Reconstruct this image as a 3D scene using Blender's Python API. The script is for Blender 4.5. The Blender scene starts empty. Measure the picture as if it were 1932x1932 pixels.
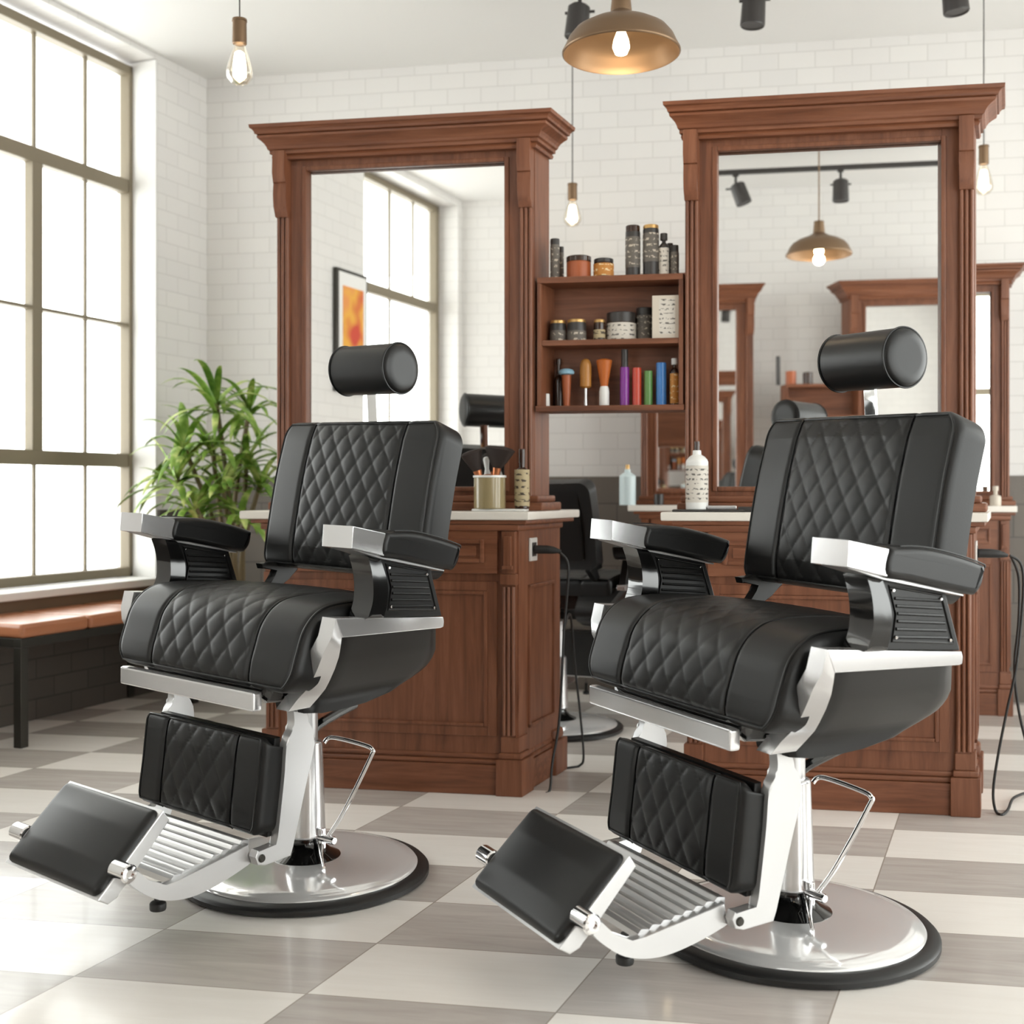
import bpy, bmesh, math, random
from mathutils import Vector, Matrix
random.seed(7)
C = bpy.context.scene.collection
PI = math.pi

# ------------------------------------------------------------------ camera
FP, CX, HY, H = 2200.0, 966.0, 925.0, 0.964
cam = bpy.data.cameras.new('camera'); co = bpy.data.objects.new('camera', cam); C.objects.link(co)
co.location = (0, 0, H); co.rotation_euler = (PI/2, 0, 0)
cam.sensor_width = 36; cam.lens = 36*FP/1932; cam.shift_y = (HY-966)/1932
cam.clip_start = .05; cam.clip_end = 60
cam.dof.use_dof = True; cam.dof.focus_distance = 2.75; cam.dof.aperture_fstop = 3.6
bpy.context.scene.camera = co

def at(px, py, Y): return Vector(((px-CX)/FP*Y, Y, H-(py-HY)/FP*Y))
# room directions: wd along the back wall to the right, dd along the left wall into the depth
wd = Vector((.9859, -.1673, 0)); dd = Vector((.3925, .9197, 0))
WROT = math.atan2(wd.y, wd.x); DROT = math.atan2(dd.y, dd.x)
nn = Vector((-.1673, -.9859, 0))
def on_line(P, d, px):
    k = (px-CX)/FP
    return -(P.x-k*P.y)/(d.x-k*d.y)
LO = Vector((.0316, 3.657, 0))            # right front corner of the left station
RSH = 1.366                               # the right station stands this far along wd
CO = Vector((-1.563, 5.97, 0))            # back left corner of the room
CEIL = 3.067

# ------------------------------------------------------------------ materials
MATS = {}
def mat(name, col, rough=.5, metal=0, spec=.5, coat=0, coat_r=.05):
    m = bpy.data.materials.new(name); m.use_nodes = True
    b = m.node_tree.nodes['Principled BSDF']
    b.inputs['Base Color'].default_value = (*col, 1); b.inputs['Roughness'].default_value = rough
    b.inputs['Metallic'].default_value = metal; b.inputs['Specular IOR Level'].default_value = spec
    b.inputs['Coat Weight'].default_value = coat; b.inputs['Coat Roughness'].default_value = coat_r
    MATS[name] = m
    return m
def N(m, t, **kw):
    n = m.node_tree.nodes.new(t)
    for k, v in kw.items():
        if k.startswith('_'): setattr(n, k[1:], v)
        else: n.inputs[k.replace('__', ' ')].default_value = v
    return n
def L(m, a, ao, b, bi): m.node_tree.links.new(a.outputs[ao], b.inputs[bi])
def bsdf(m): return m.node_tree.nodes['Principled BSDF']
def ramp(m, stops):
    r = m.node_tree.nodes.new('ShaderNodeValToRGB'); e = r.color_ramp.elements
    while len(e) < len(stops): e.new(.5)
    for q, (p, c) in zip(e, stops): q.position = p; q.color = (*c, 1)
    return r
def bump(m, scale, strength, dist=.002, detail=3, vec=None):
    tc = N(m, 'ShaderNodeTexCoord'); n = N(m, 'ShaderNodeTexNoise', Scale=scale, Detail=detail)
    b = N(m, 'ShaderNodeBump', Strength=strength, Distance=dist)
    L(m, tc, 'Object', n, 'Vector'); L(m, n, 'Fac', b, 'Height'); L(m, b, 'Normal', bsdf(m), 'Normal')

def wood(name, vert=True, tint=1.0):
    m = mat(name, (.15, .05, .02), .44, coat=.06, coat_r=.25, spec=.4)
    tc = N(m, 'ShaderNodeTexCoord'); mp = N(m, 'ShaderNodeMapping')
    mp.inputs['Scale'].default_value = (22, 22, 1.6) if vert else (1.6, 22, 22)
    n = N(m, 'ShaderNodeTexNoise', Scale=1.6, Detail=6, Roughness=.62, Distortion=.9)
    r = ramp(m, [(.28, (.085*tint, .028*tint, .012*tint)), (.5, (.150*tint, .053*tint, .024*tint)), (.72, (.20*tint, .080*tint, .041*tint))])
    L(m, tc, 'Object', mp, 'Vector'); L(m, mp, 'Vector', n, 'Vector'); L(m, n, 'Fac', r, 'Fac'); L(m, r, 'Color', bsdf(m), 'Base Color')
    b = N(m, 'ShaderNodeBump', Strength=.12, Distance=.001); L(m, n, 'Fac', b, 'Height'); L(m, b, 'Normal', bsdf(m), 'Normal')
    return m
WV, WH = wood('wood_upright_grain', True, 1.08), wood('wood_level_grain', False, 1.15)

leather = mat('black_leather', (.0065, .0065, .0065), .42, spec=.36); bump(leather, 420, .16, .0008)
leather2 = mat('black_leather_smooth', (.0065, .0065, .0065), .38, spec=.36); bump(leather2, 420, .1, .0008)
chrome = mat('chrome', (.86, .86, .87), .055, 1)
satin = mat('satin_steel', (.64, .64, .645), .34, .85)
bright_trim = mat('bright_trim_metal', (.72, .72, .73), .2, .8)
satin_base = mat('polished_base_steel', (.95, .95, .95), .11, .5)
bump(satin, 9, .05, .004)
gloss = mat('gloss_black', (.006, .006, .006), .08, coat=.6)
shellm = mat('shell_black', (.008, .008, .008), .32, spec=.36)
rubber = mat('rubber', (.011, .011, .011), .42)
steel_dark = mat('dark_steel', (.055, .052, .045), .36, .7)
brass = mat('aged_brass', (.20, .128, .075), .42, .75)
white_paint = mat('white_paint', (.76, .755, .74), .6)
tan = mat('tan_leather', (.40, .16, .078), .3); bump(tan, 160, .15)
marble = mat('pale_marble', (.74, .70, .64), .3); 
framem = mat('window_bronze', (.21, .175, .12), .5, .1)
tin = mat('matte_dark_tin', (.03, .026, .024), .4)
cord_black = mat('cord_black', (.008, .008, .008), .5)
plate = mat('outlet_plate', (.62, .60, .57), .4)
def flat(name, rgb, rough=.4, metal=0): return mat(name, rgb, rough, metal)
m_purple = flat('purple_plastic', (.20, .02, .26), .3); m_red = flat('red_plastic', (.50, .05, .022), .3)
m_green = flat('green_plastic', (.10, .24, .055), .35); m_blue = flat('blue_plastic', (.035, .17, .46), .3)
m_amber = flat('amber_glass', (.17, .045, .006), .12); m_orange = flat('orange_bristle', (.48, .12, .015), .5)
m_brown = flat('brown_glass', (.035, .015, .008), .12); m_cream = flat('cream_card', (.60, .54, .46), .6)
m_white = flat('white_plastic', (.76, .76, .74), .35); m_ltblue = flat('pale_blue_plastic', (.58, .68, .70), .35)
m_gold = flat('gold_lid', (.52, .32, .12), .35, .7); m_rust = flat('rust_label', (.34, .085, .025), .45)
m_dust = flat('sky_bristle', (.25, .44, .56), .6); m_wood2 = flat('honey_wood', (.40, .17, .03), .4)
m_bristle = flat('dark_bristle', (.018, .009, .006), .7); m_copper = flat('copper_ferrule', (.50, .18, .08), .28, .8)
m_glassy = flat('smoked_jar', (.30, .24, .13), .15); m_soil = flat('soil', (.02, .014, .01), .9)
m_pot = flat('dark_pot', (.035, .027, .02), .5)
m_clear = mat('clear_glass', (.9, .9, .9), .03)

def scribble(name, base, ink, sx, sz, thr=.52):
    """paper label with rows of small unreadable print"""
    m = mat(name, base, .6)
    tc = N(m, 'ShaderNodeTexCoord'); mp = N(m, 'ShaderNodeMapping'); mp.inputs['Scale'].default_value = (sx*.45, sx*.45, sz*.33)
    n = N(m, 'ShaderNodeTexNoise', Scale=1, Detail=2)
    sp = N(m, 'ShaderNodeSeparateXYZ'); w = N(m, 'ShaderNodeMath', _operation='MULTIPLY'); w.inputs[1].default_value = sz
    sn = N(m, 'ShaderNodeMath', _operation='SINE'); gt = N(m, 'ShaderNodeMath', _operation='GREATER_THAN'); gt.inputs[1].default_value = .3
    g2 = N(m, 'ShaderNodeMath', _operation='GREATER_THAN'); g2.inputs[1].default_value = thr
    mu = N(m, 'ShaderNodeMath', _operation='MULTIPLY'); mx = N(m, 'ShaderNodeMix', _data_type='RGBA')
    L(m, tc, 'Object', sp, 'Vector'); L(m, sp, 'Z', w, 0); L(m, w, 0, sn, 0); L(m, sn, 0, gt, 0)
    L(m, tc, 'Object', mp, 'Vector'); L(m, mp, 'Vector', n, 'Vector'); L(m, n, 'Fac', g2, 0); L(m, gt, 0, mu, 0); L(m, g2, 0, mu, 1)
    L(m, mu, 0, mx, 'Factor'); mx.inputs[6].default_value = (*base, 1); mx.inputs[7].default_value = (*ink, 1)
    L(m, mx, 2, bsdf(m), 'Base Color')
    return m
lab_cream = scribble('printed_cream_label', (.62, .58, .52), (.12, .11, .10), 210, 420)
lab_dark = scribble('printed_dark_label', (.12, .105, .09), (.50, .44, .36), 230, 330, .55)
lab_tan = scribble('worn_tan_label', (.42, .34, .2), (.05, .035, .02), 120, 300, .5)
lab_gold = scribble('printed_gold_label', (.48, .2, .035), (.75, .6, .35), 160, 330, .55)

def brick(name, c1, c2, mortar, bw, bh, ms, rough, strength=.35):
    m = mat(name, c1, rough)
    tc = N(m, 'ShaderNodeTexCoord'); sp = N(m, 'ShaderNodeSeparateXYZ'); cb = N(m, 'ShaderNodeCombineXYZ')
    b = N(m, 'ShaderNodeTexBrick', Scale=1.0); b.offset = .5
    b.inputs['Color1'].default_value = (*c1, 1); b.inputs['Color2'].default_value = (*c2, 1); b.inputs['Mortar'].default_value = (*mortar, 1)
    b.inputs['Brick Width'].default_value = bw; b.inputs['Row Height'].default_value = bh
    b.inputs['Mortar Size'].default_value = ms; b.inputs['Mortar Smooth'].default_value = .3; b.inputs['Bias'].default_value = 0
    L(m, tc, 'Object', sp, 'Vector'); L(m, sp, 'X', cb, 'X'); L(m, sp, 'Z', cb, 'Y'); L(m, cb, 'Vector', b, 'Vector')
    L(m, b, 'Color', bsdf(m), 'Base Color')
    bp = N(m, 'ShaderNodeBump', Strength=strength, Distance=.003); bp.invert = True
    L(m, b, 'Fac', bp, 'Height'); L(m, bp, 'Normal', bsdf(m), 'Normal')
    return m
white_brick = brick('white_brick', (.72, .705, .685), (.695, .68, .665), (.60, .585, .565), .168, .0775, .0028, .38)
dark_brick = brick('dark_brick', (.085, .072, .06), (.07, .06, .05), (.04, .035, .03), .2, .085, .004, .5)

hazed_dark_brick = brick('hazed_dark_brick', (.15, .13, .11), (.13, .112, .096), (.09, .08, .07), .3, .15, .004, .5)  # dark wainscot brick with haze put into its colour as a lighter tone
def tile_mat():
    m = mat('checker_tile', (.7, .68, .65), .26, coat=.1)
    tc = N(m, 'ShaderNodeTexCoord'); sp = N(m, 'ShaderNodeSeparateXYZ'); L(m, tc, 'Object', sp, 'Vector')
    def lin(ax, ay, off):
        a = N(m, 'ShaderNodeMath', _operation='MULTIPLY'); a.inputs[1].default_value = ax
        b = N(m, 'ShaderNodeMath', _operation='MULTIPLY_ADD'); b.inputs[1].default_value = ay
        c = N(m, 'ShaderNodeMath', _operation='ADD'); c.inputs[1].default_value = off
        L(m, sp, 'X', a, 0); L(m, sp, 'Y', b, 0); L(m, a, 0, b, 2); L(m, b, 0, c, 0)
        return c
    det = .9859*.9197+.3925*.1673
    U = lin(.9197/det/.4815, -.3925/det/.4815, 1.2733/.4815+40)
    V = lin(.1673/det/.27, .9859/det/.27, -2.4657/.27+41)
    cb = N(m, 'ShaderNodeCombineXYZ'); L(m, U, 0, cb, 'X'); L(m, V, 0, cb, 'Y')
    def fr(x):
        f = N(m, 'ShaderNodeMath', _operation='FLOOR'); L(m, x, 0, f, 0); return f
    fu, fv = fr(U), fr(V)
    ad = N(m, 'ShaderNodeMath', _operation='ADD'); L(m, fu, 0, ad, 0); L(m, fv, 0, ad, 1)
    md = N(m, 'ShaderNodeMath', _operation='MODULO'); md.inputs[1].default_value = 2; L(m, ad, 0, md, 0)
    # grain inside each tile, shifted per tile
    wn = N(m, 'ShaderNodeTexWhiteNoise', _noise_dimensions='2D'); fc = N(m, 'ShaderNodeCombineXYZ'); L(m, fu, 0, fc, 'X'); L(m, fv, 0, fc, 'Y'); L(m, fc, 0, wn, 'Vector')
    mp = N(m, 'ShaderNodeMapping'); mp.inputs['Scale'].default_value = (1.1, 5, 1); L(m, cb, 0, mp, 'Vector')
    va = N(m, 'ShaderNodeVectorMath', _operation='ADD'); L(m, mp, 0, va, 0)
    sc = N(m, 'ShaderNodeVectorMath', _operation='SCALE'); sc.inputs['Scale'].default_value = 17; L(m, wn, 'Color', sc, 0); L(m, sc, 0, va, 1)
    n = N(m, 'ShaderNodeTexNoise', Scale=1.7, Detail=7, Roughness=.6, Distortion=.6); L(m, va, 0, n, 'Vector')
    rd = ramp(m, [(.3, (.44, .40, .37)), (.7, (.54, .50, .465))]); L(m, n, 'Fac', rd, 'Fac')
    rl = ramp(m, [(.3, (.84, .80, .75)), (.7, (.89, .855, .81))]); L(m, n, 'Fac', rl, 'Fac')
    mx = N(m, 'ShaderNodeMix', _data_type='RGBA'); L(m, md, 0, mx, 'Factor'); L(m, rl, 0, mx, 6); L(m, rd, 0, mx, 7)
    tv = N(m, 'ShaderNodeMath', _operation='MULTIPLY_ADD'); tv.inputs[1].default_value = .16; tv.inputs[2].default_value = .92; L(m, wn, 'Value', tv, 0)
    vs = N(m, 'ShaderNodeVectorMath', _operation='SCALE'); L(m, mx, 2, vs, 0); L(m, tv, 0, vs, 'Scale')
    # grout
    def edge(x, wdt):
        f = N(m, 'ShaderNodeMath', _operation='FRACT'); L(m, x, 0, f, 0)
        a = N(m, 'ShaderNodeMath', _operation='PINGPONG'); a.inputs[1].default_value = .5; L(m, f, 0, a, 0)
        g = N(m, 'ShaderNodeMath', _operation='LESS_THAN'); g.inputs[1].default_value = wdt; L(m, a, 0, g, 0)
        return g
    e = N(m, 'ShaderNodeMath', _operation='MAXIMUM'); L(m, edge(U, .0034), 0, e, 0); L(m, edge(V, .0055), 0, e, 1)
    m2 = N(m, 'ShaderNodeMix', _data_type='RGBA'); L(m, e, 0, m2, 'Factor'); L(m, vs, 0, m2, 6); m2.inputs[7].default_value = (.36, .32, .28, 1)
    L(m, m2, 2, bsdf(m), 'Base Color')
    return m
tile = tile_mat()

def leaf_mat():
    m = mat('leaf_green', (.1, .25, .04), .4, spec=.4)
    tc = N(m, 'ShaderNodeTexCoord'); n = N(m, 'ShaderNodeTexNoise', Scale=14, Detail=2)
    r = ramp(m, [(.3, (.07, .17, .02)), (.5, (.2, .34, .05)), (.68, (.55, .62, .22))])
    L(m, tc, 'Object', n, 'Vector'); L(m, n, 'Fac', r, 'Fac'); L(m, r, 'Color', bsdf(m), 'Base Color')
    return m
leafm = leaf_mat(); stemm = mat('stem_bark', (.16, .12, .06), .7)

def emit(name, col, strength):
    m = bpy.data.materials.new(name); m.use_nodes = True; nt = m.node_tree; nt.nodes.clear()
    o = nt.nodes.new('ShaderNodeOutputMaterial'); e = nt.nodes.new('ShaderNodeEmission')
    e.inputs[0].default_value = (*col, 1); e.inputs[1].default_value = strength; nt.links.new(e.outputs[0], o.inputs[0])
    return m
filament = emit('bulb_glow', (1, .88, .66), 22); bulb_warm = emit('bulb_warm_glow', (1, .82, .52), 24)
def thin_glass(name, tint, gloss_f):
    m = bpy.data.materials.new(name); m.use_nodes = True; nt = m.node_tree; nt.nodes.clear()
    o = nt.nodes.new('ShaderNodeOutputMaterial'); t = nt.nodes.new('ShaderNodeBsdfTransparent'); g = nt.nodes.new('ShaderNodeBsdfGlossy')
    x = nt.nodes.new('ShaderNodeMixShader'); f = nt.nodes.new('ShaderNodeLayerWeight'); f.inputs[0].default_value = gloss_f
    t.inputs[0].default_value = (*tint, 1); g.inputs['Roughness'].default_value = .02
    nt.links.new(f.outputs['Facing'], x.inputs[0]); nt.links.new(t.outputs[0], x.inputs[1]); nt.links.new(g.outputs[0], x.inputs[2]); nt.links.new(x.outputs[0], o.inputs[0])
    return m
pane_glass = thin_glass('window_glass', (.97, .98, .97), .06)
bulb_glass = thin_glass('bulb_glass', (1, .95, .86), .3)
mirrorm = mat('mirror_silver', (.93, .93, .92), .008, 1)

# ------------------------------------------------------------------ mesh helpers
def box(bm, x0, x1, y0, y1, z0, z1, bev=0, seg=2):
    r = bmesh.ops.create_cube(bm, size=1)
    vs = r['verts']
    for v in vs: v.co = Vector(((x0+x1)/2+v.co.x*(x1-x0), (y0+y1)/2+v.co.y*(y1-y0), (z0+z1)/2+v.co.z*(z1-z0)))
    if bev:
        es = list({e for v in vs for e in v.link_edges})
        bmesh.ops.bevel(bm, geom=es, offset=bev, segments=seg, affect='EDGES', profile=.5)
def prism(bm, poly, a0, a1, order='sfz', bev=0, seg=2):
    """polygon in (f,z) swept over s, or in (x,z)/(x,y) by order"""
    def mk(a, p):
        if order == 'sfz': return (a, p[0], p[1])
        if order == 'xz': return (p[0], a, p[1])
        return (p[0], p[1], a)
    v0 = [bm.verts.new(mk(a0, p)) for p in poly]; v1 = [bm.verts.new(mk(a1, p)) for p in poly]
    fs = [bm.faces.new(v0), bm.faces.new(v1[::-1])]
    n = len(poly)
    for i in range(n): fs.append(bm.faces.new((v0[i], v0[(i+1) % n], v1[(i+1) % n], v1[i])))
    if bev:
        es = list(set(list(fs[0].edges)+list(fs[1].edges)))
        bmesh.ops.bevel(bm, geom=es, offset=bev, segments=seg, affect='EDGES', profile=.5)
def puffy(bm, poly, a0, a1, r, n=5):
    """(f,z) outline swept over s with round shoulders at both ends"""
    m = len(poly); area = sum(poly[i][0]*poly[(i+1) % m][1]-poly[(i+1) % m][0]*poly[i][1] for i in range(m)); sg = 1 if area > 0 else -1
    nr = []
    for i in range(m):
        t = Vector((poly[(i+1) % m][0]-poly[i-1][0], poly[(i+1) % m][1]-poly[i-1][1])).normalized(); nr.append(Vector((-t.y, t.x))*sg)
    d = 1 if a1 > a0 else -1; sl = []
    for k in range(n+1): a = PI/2*k/n; sl.append((a0+d*r*(1-math.sin(a)) if False else a0+d*r*(1-math.cos(a)), r*(1-math.sin(a))))
    sl = sl+[(a1-(a-a0), o) for a, o in sl[::-1]]
    rows = [[bm.verts.new((a, p[0]+q.x*o, p[1]+q.y*o)) for p, q in zip(poly, nr)] for a, o in sl]
    for A, Bq in zip(rows, rows[1:]):
        for k in range(m): bm.faces.new((A[k], A[(k+1) % m], Bq[(k+1) % m], Bq[k]))
    bm.faces.new(rows[0]); bm.faces.new(rows[-1][::-1])
def lathe(bm, prof, c=(0, 0, 0), seg=48, axis='z'):
    rings = []
    for r, h in prof:
        ring = []
        for k in range(seg):
            a = 2*PI*k/seg
            p = (r*math.cos(a), r*math.sin(a), h)
            if axis == 'x': p = (h, p[0], p[1])
            if axis == 'y': p = (p[0], h, p[1])
            ring.append(bm.verts.new((c[0]+p[0], c[1]+p[1], c[2]+p[2])))
        rings.append(ring)
    for a, b in zip(rings, rings[1:]):
        for k in range(seg): bm.faces.new((a[k], a[(k+1) % seg], b[(k+1) % seg], b[k]))
    bm.faces.new(rings[0]); bm.faces.new(rings[-1][::-1])
def smooth_path(pts, n, closed=False):
    P = [Vector(p) for p in pts]; out = []
    m = len(P); segs = m if closed else m-1
    for i in range(segs):
        if closed: a, b, c, d = P[(i-1) % m], P[i], P[(i+1) % m], P[(i+2) % m]
        else: a, b, c, d = P[max(i-1, 0)], P[i], P[i+1], P[min(i+2, m-1)]
        for k in range(n):
            t = k/n
            out.append(.5*((2*b)+(c-a)*t+(2*a-5*b+4*c-d)*t*t+(3*b-a-3*c+d)*t**3))
    if not closed: out.append(P[-1])
    return out
def tube(bm, pts, r, seg=8, closed=False, radii=None):
    P = [Vector(p) for p in pts]; rings = []; up = None
    for i, p in enumerate(P):
        if closed: t = P[(i+1) % len(P)]-P[i-1]
        else: t = P[min(i+1, len(P)-1)]-P[max(i-1, 0)]
        t.normalize()
        if up is None: up = t.orthogonal().normalized()
        up = (up-t*up.dot(t)); 
        if up.length < 1e-6: up = t.orthogonal()
        up.normalize(); sd = t.cross(up); rr = radii[i] if radii else r
        rings.append([bm.verts.new(p+(up*math.cos(2*PI*k/seg)+sd*math.sin(2*PI*k/seg))*rr) for k in range(seg)])
    pr = list(zip(rings, rings[1:]))
    if closed: pr.append((rings[-1], rings[0]))
    for a, b in pr:
        for k in range(seg): bm.faces.new((a[k], a[(k+1) % seg], b[(k+1) % seg], b[k]))
    if not closed: bm.faces.new(rings[0]); bm.faces.new(rings[-1][::-1])
def build(name, bm, m, parent=None, ang=35, xf=None):
    if xf:
        for v in bm.verts: v.co = xf(v.co)
    bmesh.ops.recalc_face_normals(bm, faces=bm.faces[:])
    me = bpy.data.meshes.new(name); bm.to_mesh(me); bm.free()
    me.polygons.foreach_set('use_smooth', [True]*len(me.polygons)); me.set_sharp_from_angle(angle=math.radians(ang))
    me.materials.append(m)
    o = bpy.data.objects.new(name, me); C.objects.link(o)
    if len(me.polygons) < 700:
        w_ = o.modifiers.new('weighted_normals', 'WEIGHTED_NORMAL'); w_.keep_sharp = True; w_.weight = 80
    if parent: o.parent = parent
    return o
def tag(o, label, cat=None, group=None, kind=None):
    o['label'] = label
    if cat: o['category'] = cat
    if group: o['group'] = group
    if kind: o['kind'] = kind
    return o
def thing(name, label, cat, loc=(0, 0, 0), rz=0, group=None):
    o = bpy.data.objects.new(name, None); C.objects.link(o); o.empty_display_size = .05
    o.location = loc; o.rotation_euler = (0, 0, rz)
    return tag(o, label, cat, group)
KIDS = lambda o: [c for c in bpy.data.objects if c.parent == o]
def dup(o, parent=None, skip=()):
    c = o.copy(); C.objects.link(c)
    if parent: c.parent = parent
    for k in KIDS(o):
        if k.name.split('.')[0] not in skip: dup(k, c)
    return c
def place(o, loc, rz, label, cat=None, group=None, scale=None):
    o.location = loc; o.rotation_euler = (0, 0, rz); o['label'] = label
    if cat: o['category'] = cat
    if group: o['group'] = group
    elif 'group' in o: del o['group']
    if scale: o.scale = scale
    return o
B = bmesh.new

# ------------------------------------------------------------------ the room
MB_ = LO+dd*.185                                     # a point of the mirrors' plane
def refl(P): return P-nn*(2*((P-MB_).dot(nn)))
wall_t = .25
tl = lambda px: on_line(CO, dd, px)
WOUT = CO-wd*.17                                     # window plane, set back into the wall
tw = lambda px: on_line(WOUT, dd, px)
tR = tw(238)                                         # right end of window (negative)
Yw = (WOUT+dd*tR).y
ZT = H+(HY-125)/FP*Yw; ZB = H-(1087-HY)/FP*Yw
tJ = -3.25                                           # where the left wall turns inward
tE = tl(297)
J1 = CO+dd*tJ
# virtual window wall as the left mirror shows it, and the real one that makes it
Yv = (ZT-H)*FP/560; V0 = Vector(((820-CX)/FP*Yv, Yv, 0))
rdir = (refl(V0+dd)-refl(V0)); rdir.z = 0
def vt(px): return on_line(V0, dd, px)
VF = Vector(((870-CX)/FP*8.3, 8.3, 0)); VF = V0+dd*vt(872)
FW = refl(VF)                                        # front wall passes here
J2 = refl(V0+dd*vt(560))
RWX = 3.7
BE = CO+wd*((RWX-CO.x)/wd.x); FE = FW+wd*((RWX-FW.x)/wd.x)

bm = B(); box(bm, -5, 5, -3, 7.5, -.1, 0); tag(build('floor', bm, tile), 'pale and greige checkered tile floor', 'floor', kind='structure')
bm = B(); box(bm, -5, 5, -3, 7.5, CEIL, CEIL+.1); tag(build('ceiling', bm, white_paint), 'plain white ceiling', 'ceiling', kind='structure')
def wall(name, P, Q, label, holes=(), m=white_brick, z0=0, z1=CEIL, t=wall_t, off=0, thick_left=True, cat='wall'):
    """wall running from P to Q, its room face on the line, its body on the left hand side"""
    d = Q-P; ln = d.length; bm = B()
    xs = [0]
    y0, y1 = (off, off+t)
    for a, b, za, zb in sorted(holes):
        box(bm, xs[-1], a, y0, y1, z0, z1); box(bm, a, b, y0, y1, z0, za)
        if zb < z1: box(bm, a, b, y0, y1, zb, z1)
        xs.append(b)
    box(bm, xs[-1], ln, y0, y1, z0, z1)
    o = build(name, bm, m); o.location = P; o.rotation_euler = (0, 0, math.atan2(d.y, d.x))
    return tag(o, label, cat, kind='structure')
# left wall: from the turn to the back corner; body on its left
lw = lambda t: t-tJ
hL0, hL1 = lw(tR-2.45), lw(tE)
wall('wall_left', J1, CO, 'white brick wall around the large window', [(hL0, hL1, ZB-.02, ZT+.02)])
wall('wall_back', CO-wd*.25, BE, 'white brick wall behind the stations')
wall('wall_right', BE, FE, 'white brick wall to the right of the camera', [(.5, 3.1, .35, 2.85), (3.5, 6.3, .35, 2.85)])
w2a, w2b = (FW-refl(V0+dd*vt(862))).length, (FW-refl(V0+dd*vt(690))).length
Pl = FW
wall('wall_front', FE, FW-wd*.25, 'white brick wall facing the mirrors', [(.15, 1.55, .35, 2.85)])
wall('wall_partition', FW, J2, 'white brick wall shown in the left mirror', [(w2a-.02, w2b+.02, .60, ZT-.0)])
wall('wall_return', J2, J1, 'short white wall between window walls', m=white_paint)
# dark wainscot
wz = 1.03
wall('trim_1', CO, BE, 'dark brick wainscot along the back wall', m=hazed_dark_brick, z1=wz, t=.012, off=-.012, cat='wainscot')
wall('trim_2', J1, CO, 'dark brick wainscot under the large window', m=dark_brick, z1=ZB-.09, t=.012, off=-.012, cat='wainscot')
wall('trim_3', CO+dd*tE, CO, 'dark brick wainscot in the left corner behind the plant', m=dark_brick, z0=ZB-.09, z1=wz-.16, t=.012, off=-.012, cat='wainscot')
wall('trim_4', FE+(FW-FE).normalized()*1.6, FW, 'dark brick wainscot along the front wall', m=dark_brick, z1=wz, t=.012, off=-.012, cat='wainscot')

def window(name, label, P, d, xs, zs, back, thick_rows=(), parent_sill=True, sill=None):
    """steel framed window; xs column lines from the far right end, zs row lines (top first); local x along d"""
    root = thing(name, label, 'window', P, math.atan2(d.y, d.x)); root['kind'] = 'structure'
    bm = B(); x0, x1 = xs[0], xs[-1]; f = .045
    y0, y1 = back-.03, back+.03
    box(bm, x0, x0+f, y0, y1, zs[-1], zs[0], .006); box(bm, x1-f, x1, y0, y1, zs[-1], zs[0], .006)
    box(bm, x0, x1, y0, y1, zs[0]-f, zs[0], .006); box(bm, x0, x1, y0, y1, zs[-1], zs[-1]+f, .006)
    build('window_frame', bm, framem, root)
    for i, z in enumerate(zs[1:-1], 1):
        h = .033 if i in thick_rows else .008
        bm = B(); box(bm, x0+f, x1-f, y0+.004, y1-.004, z-h, z+h, .004); build('transom_bar', bm, framem, root)
    return root
# window_1 columns: pixel positions of its bars read on the window plane
cols = [tw(150), tw(52)]; step = cols[0]-cols[1]
xs1 = [tR]; 
bars = [tw(150), tw(52), tw(52)-step, tw(52)-2*step]
x_end = tR-2.42
rowY = (WOUT+dd*tR).y
zrow = lambda py: H-(py-HY)/FP*rowY
zs1 = [ZT, zrow(353), zrow(614), zrow(869), ZB]
root = window('window_1', 'tall steel framed window on the left, panes bright with daylight', CO+dd*tR, -dd, [0, 2.42], zs1, -.17, (1, 3))
def bar(parent, x, z0, z1, h, back): 
    bm = B(); box(bm, x-h, x+h, back-(.024 if h > .02 else .008), back+(.024 if h > .02 else .008), z0, z1, .002); return build('mullion_bar', bm, framem, parent)
for i, b in enumerate(bars):
    x = tR-b
    for r in range(4):
        big = (i % 3 == 1) and r in (1, 2)
        if r == 2: continue
        za, zb = (zs1[r+1], zs1[r]) if r != 1 else (zs1[3], zs1[1])
        bar(root, x, za, zb, .030 if big else .007, -.17)
edges = [0]+[tR-b for b in bars]+[2.42]
for r in range(4):
    for i in range(len(edges)-1):
        bm = B(); box(bm, edges[i], edges[i+1], -.172, -.168, zs1[r+1], zs1[r]); build('pane', bm, pane_glass, root)
bm = B(); box(bm, -.17, 2.5, -.15, .05, ZB-.035, ZB, .006); build('sill', bm, white_paint, root)
bm = B(); box(bm, -.02, 2.5, -.01, .035, ZB-.13, ZB-.035, .004); build('sill_board', bm, mat('sill_board_brown', (.13, .085, .05), .5), root)
bm = B(); box(bm, tR-tE-.0, .0, -.2, -.0005, ZB, ZT+.02); 
# reveal lining (white plaster)
bm.free(); bm = B(); box(bm, (tR-tE)+.001, (tR-tE)+.012, -.165, -.001, ZB, ZT+.015); build('reveal', bm, white_paint, root)

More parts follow.
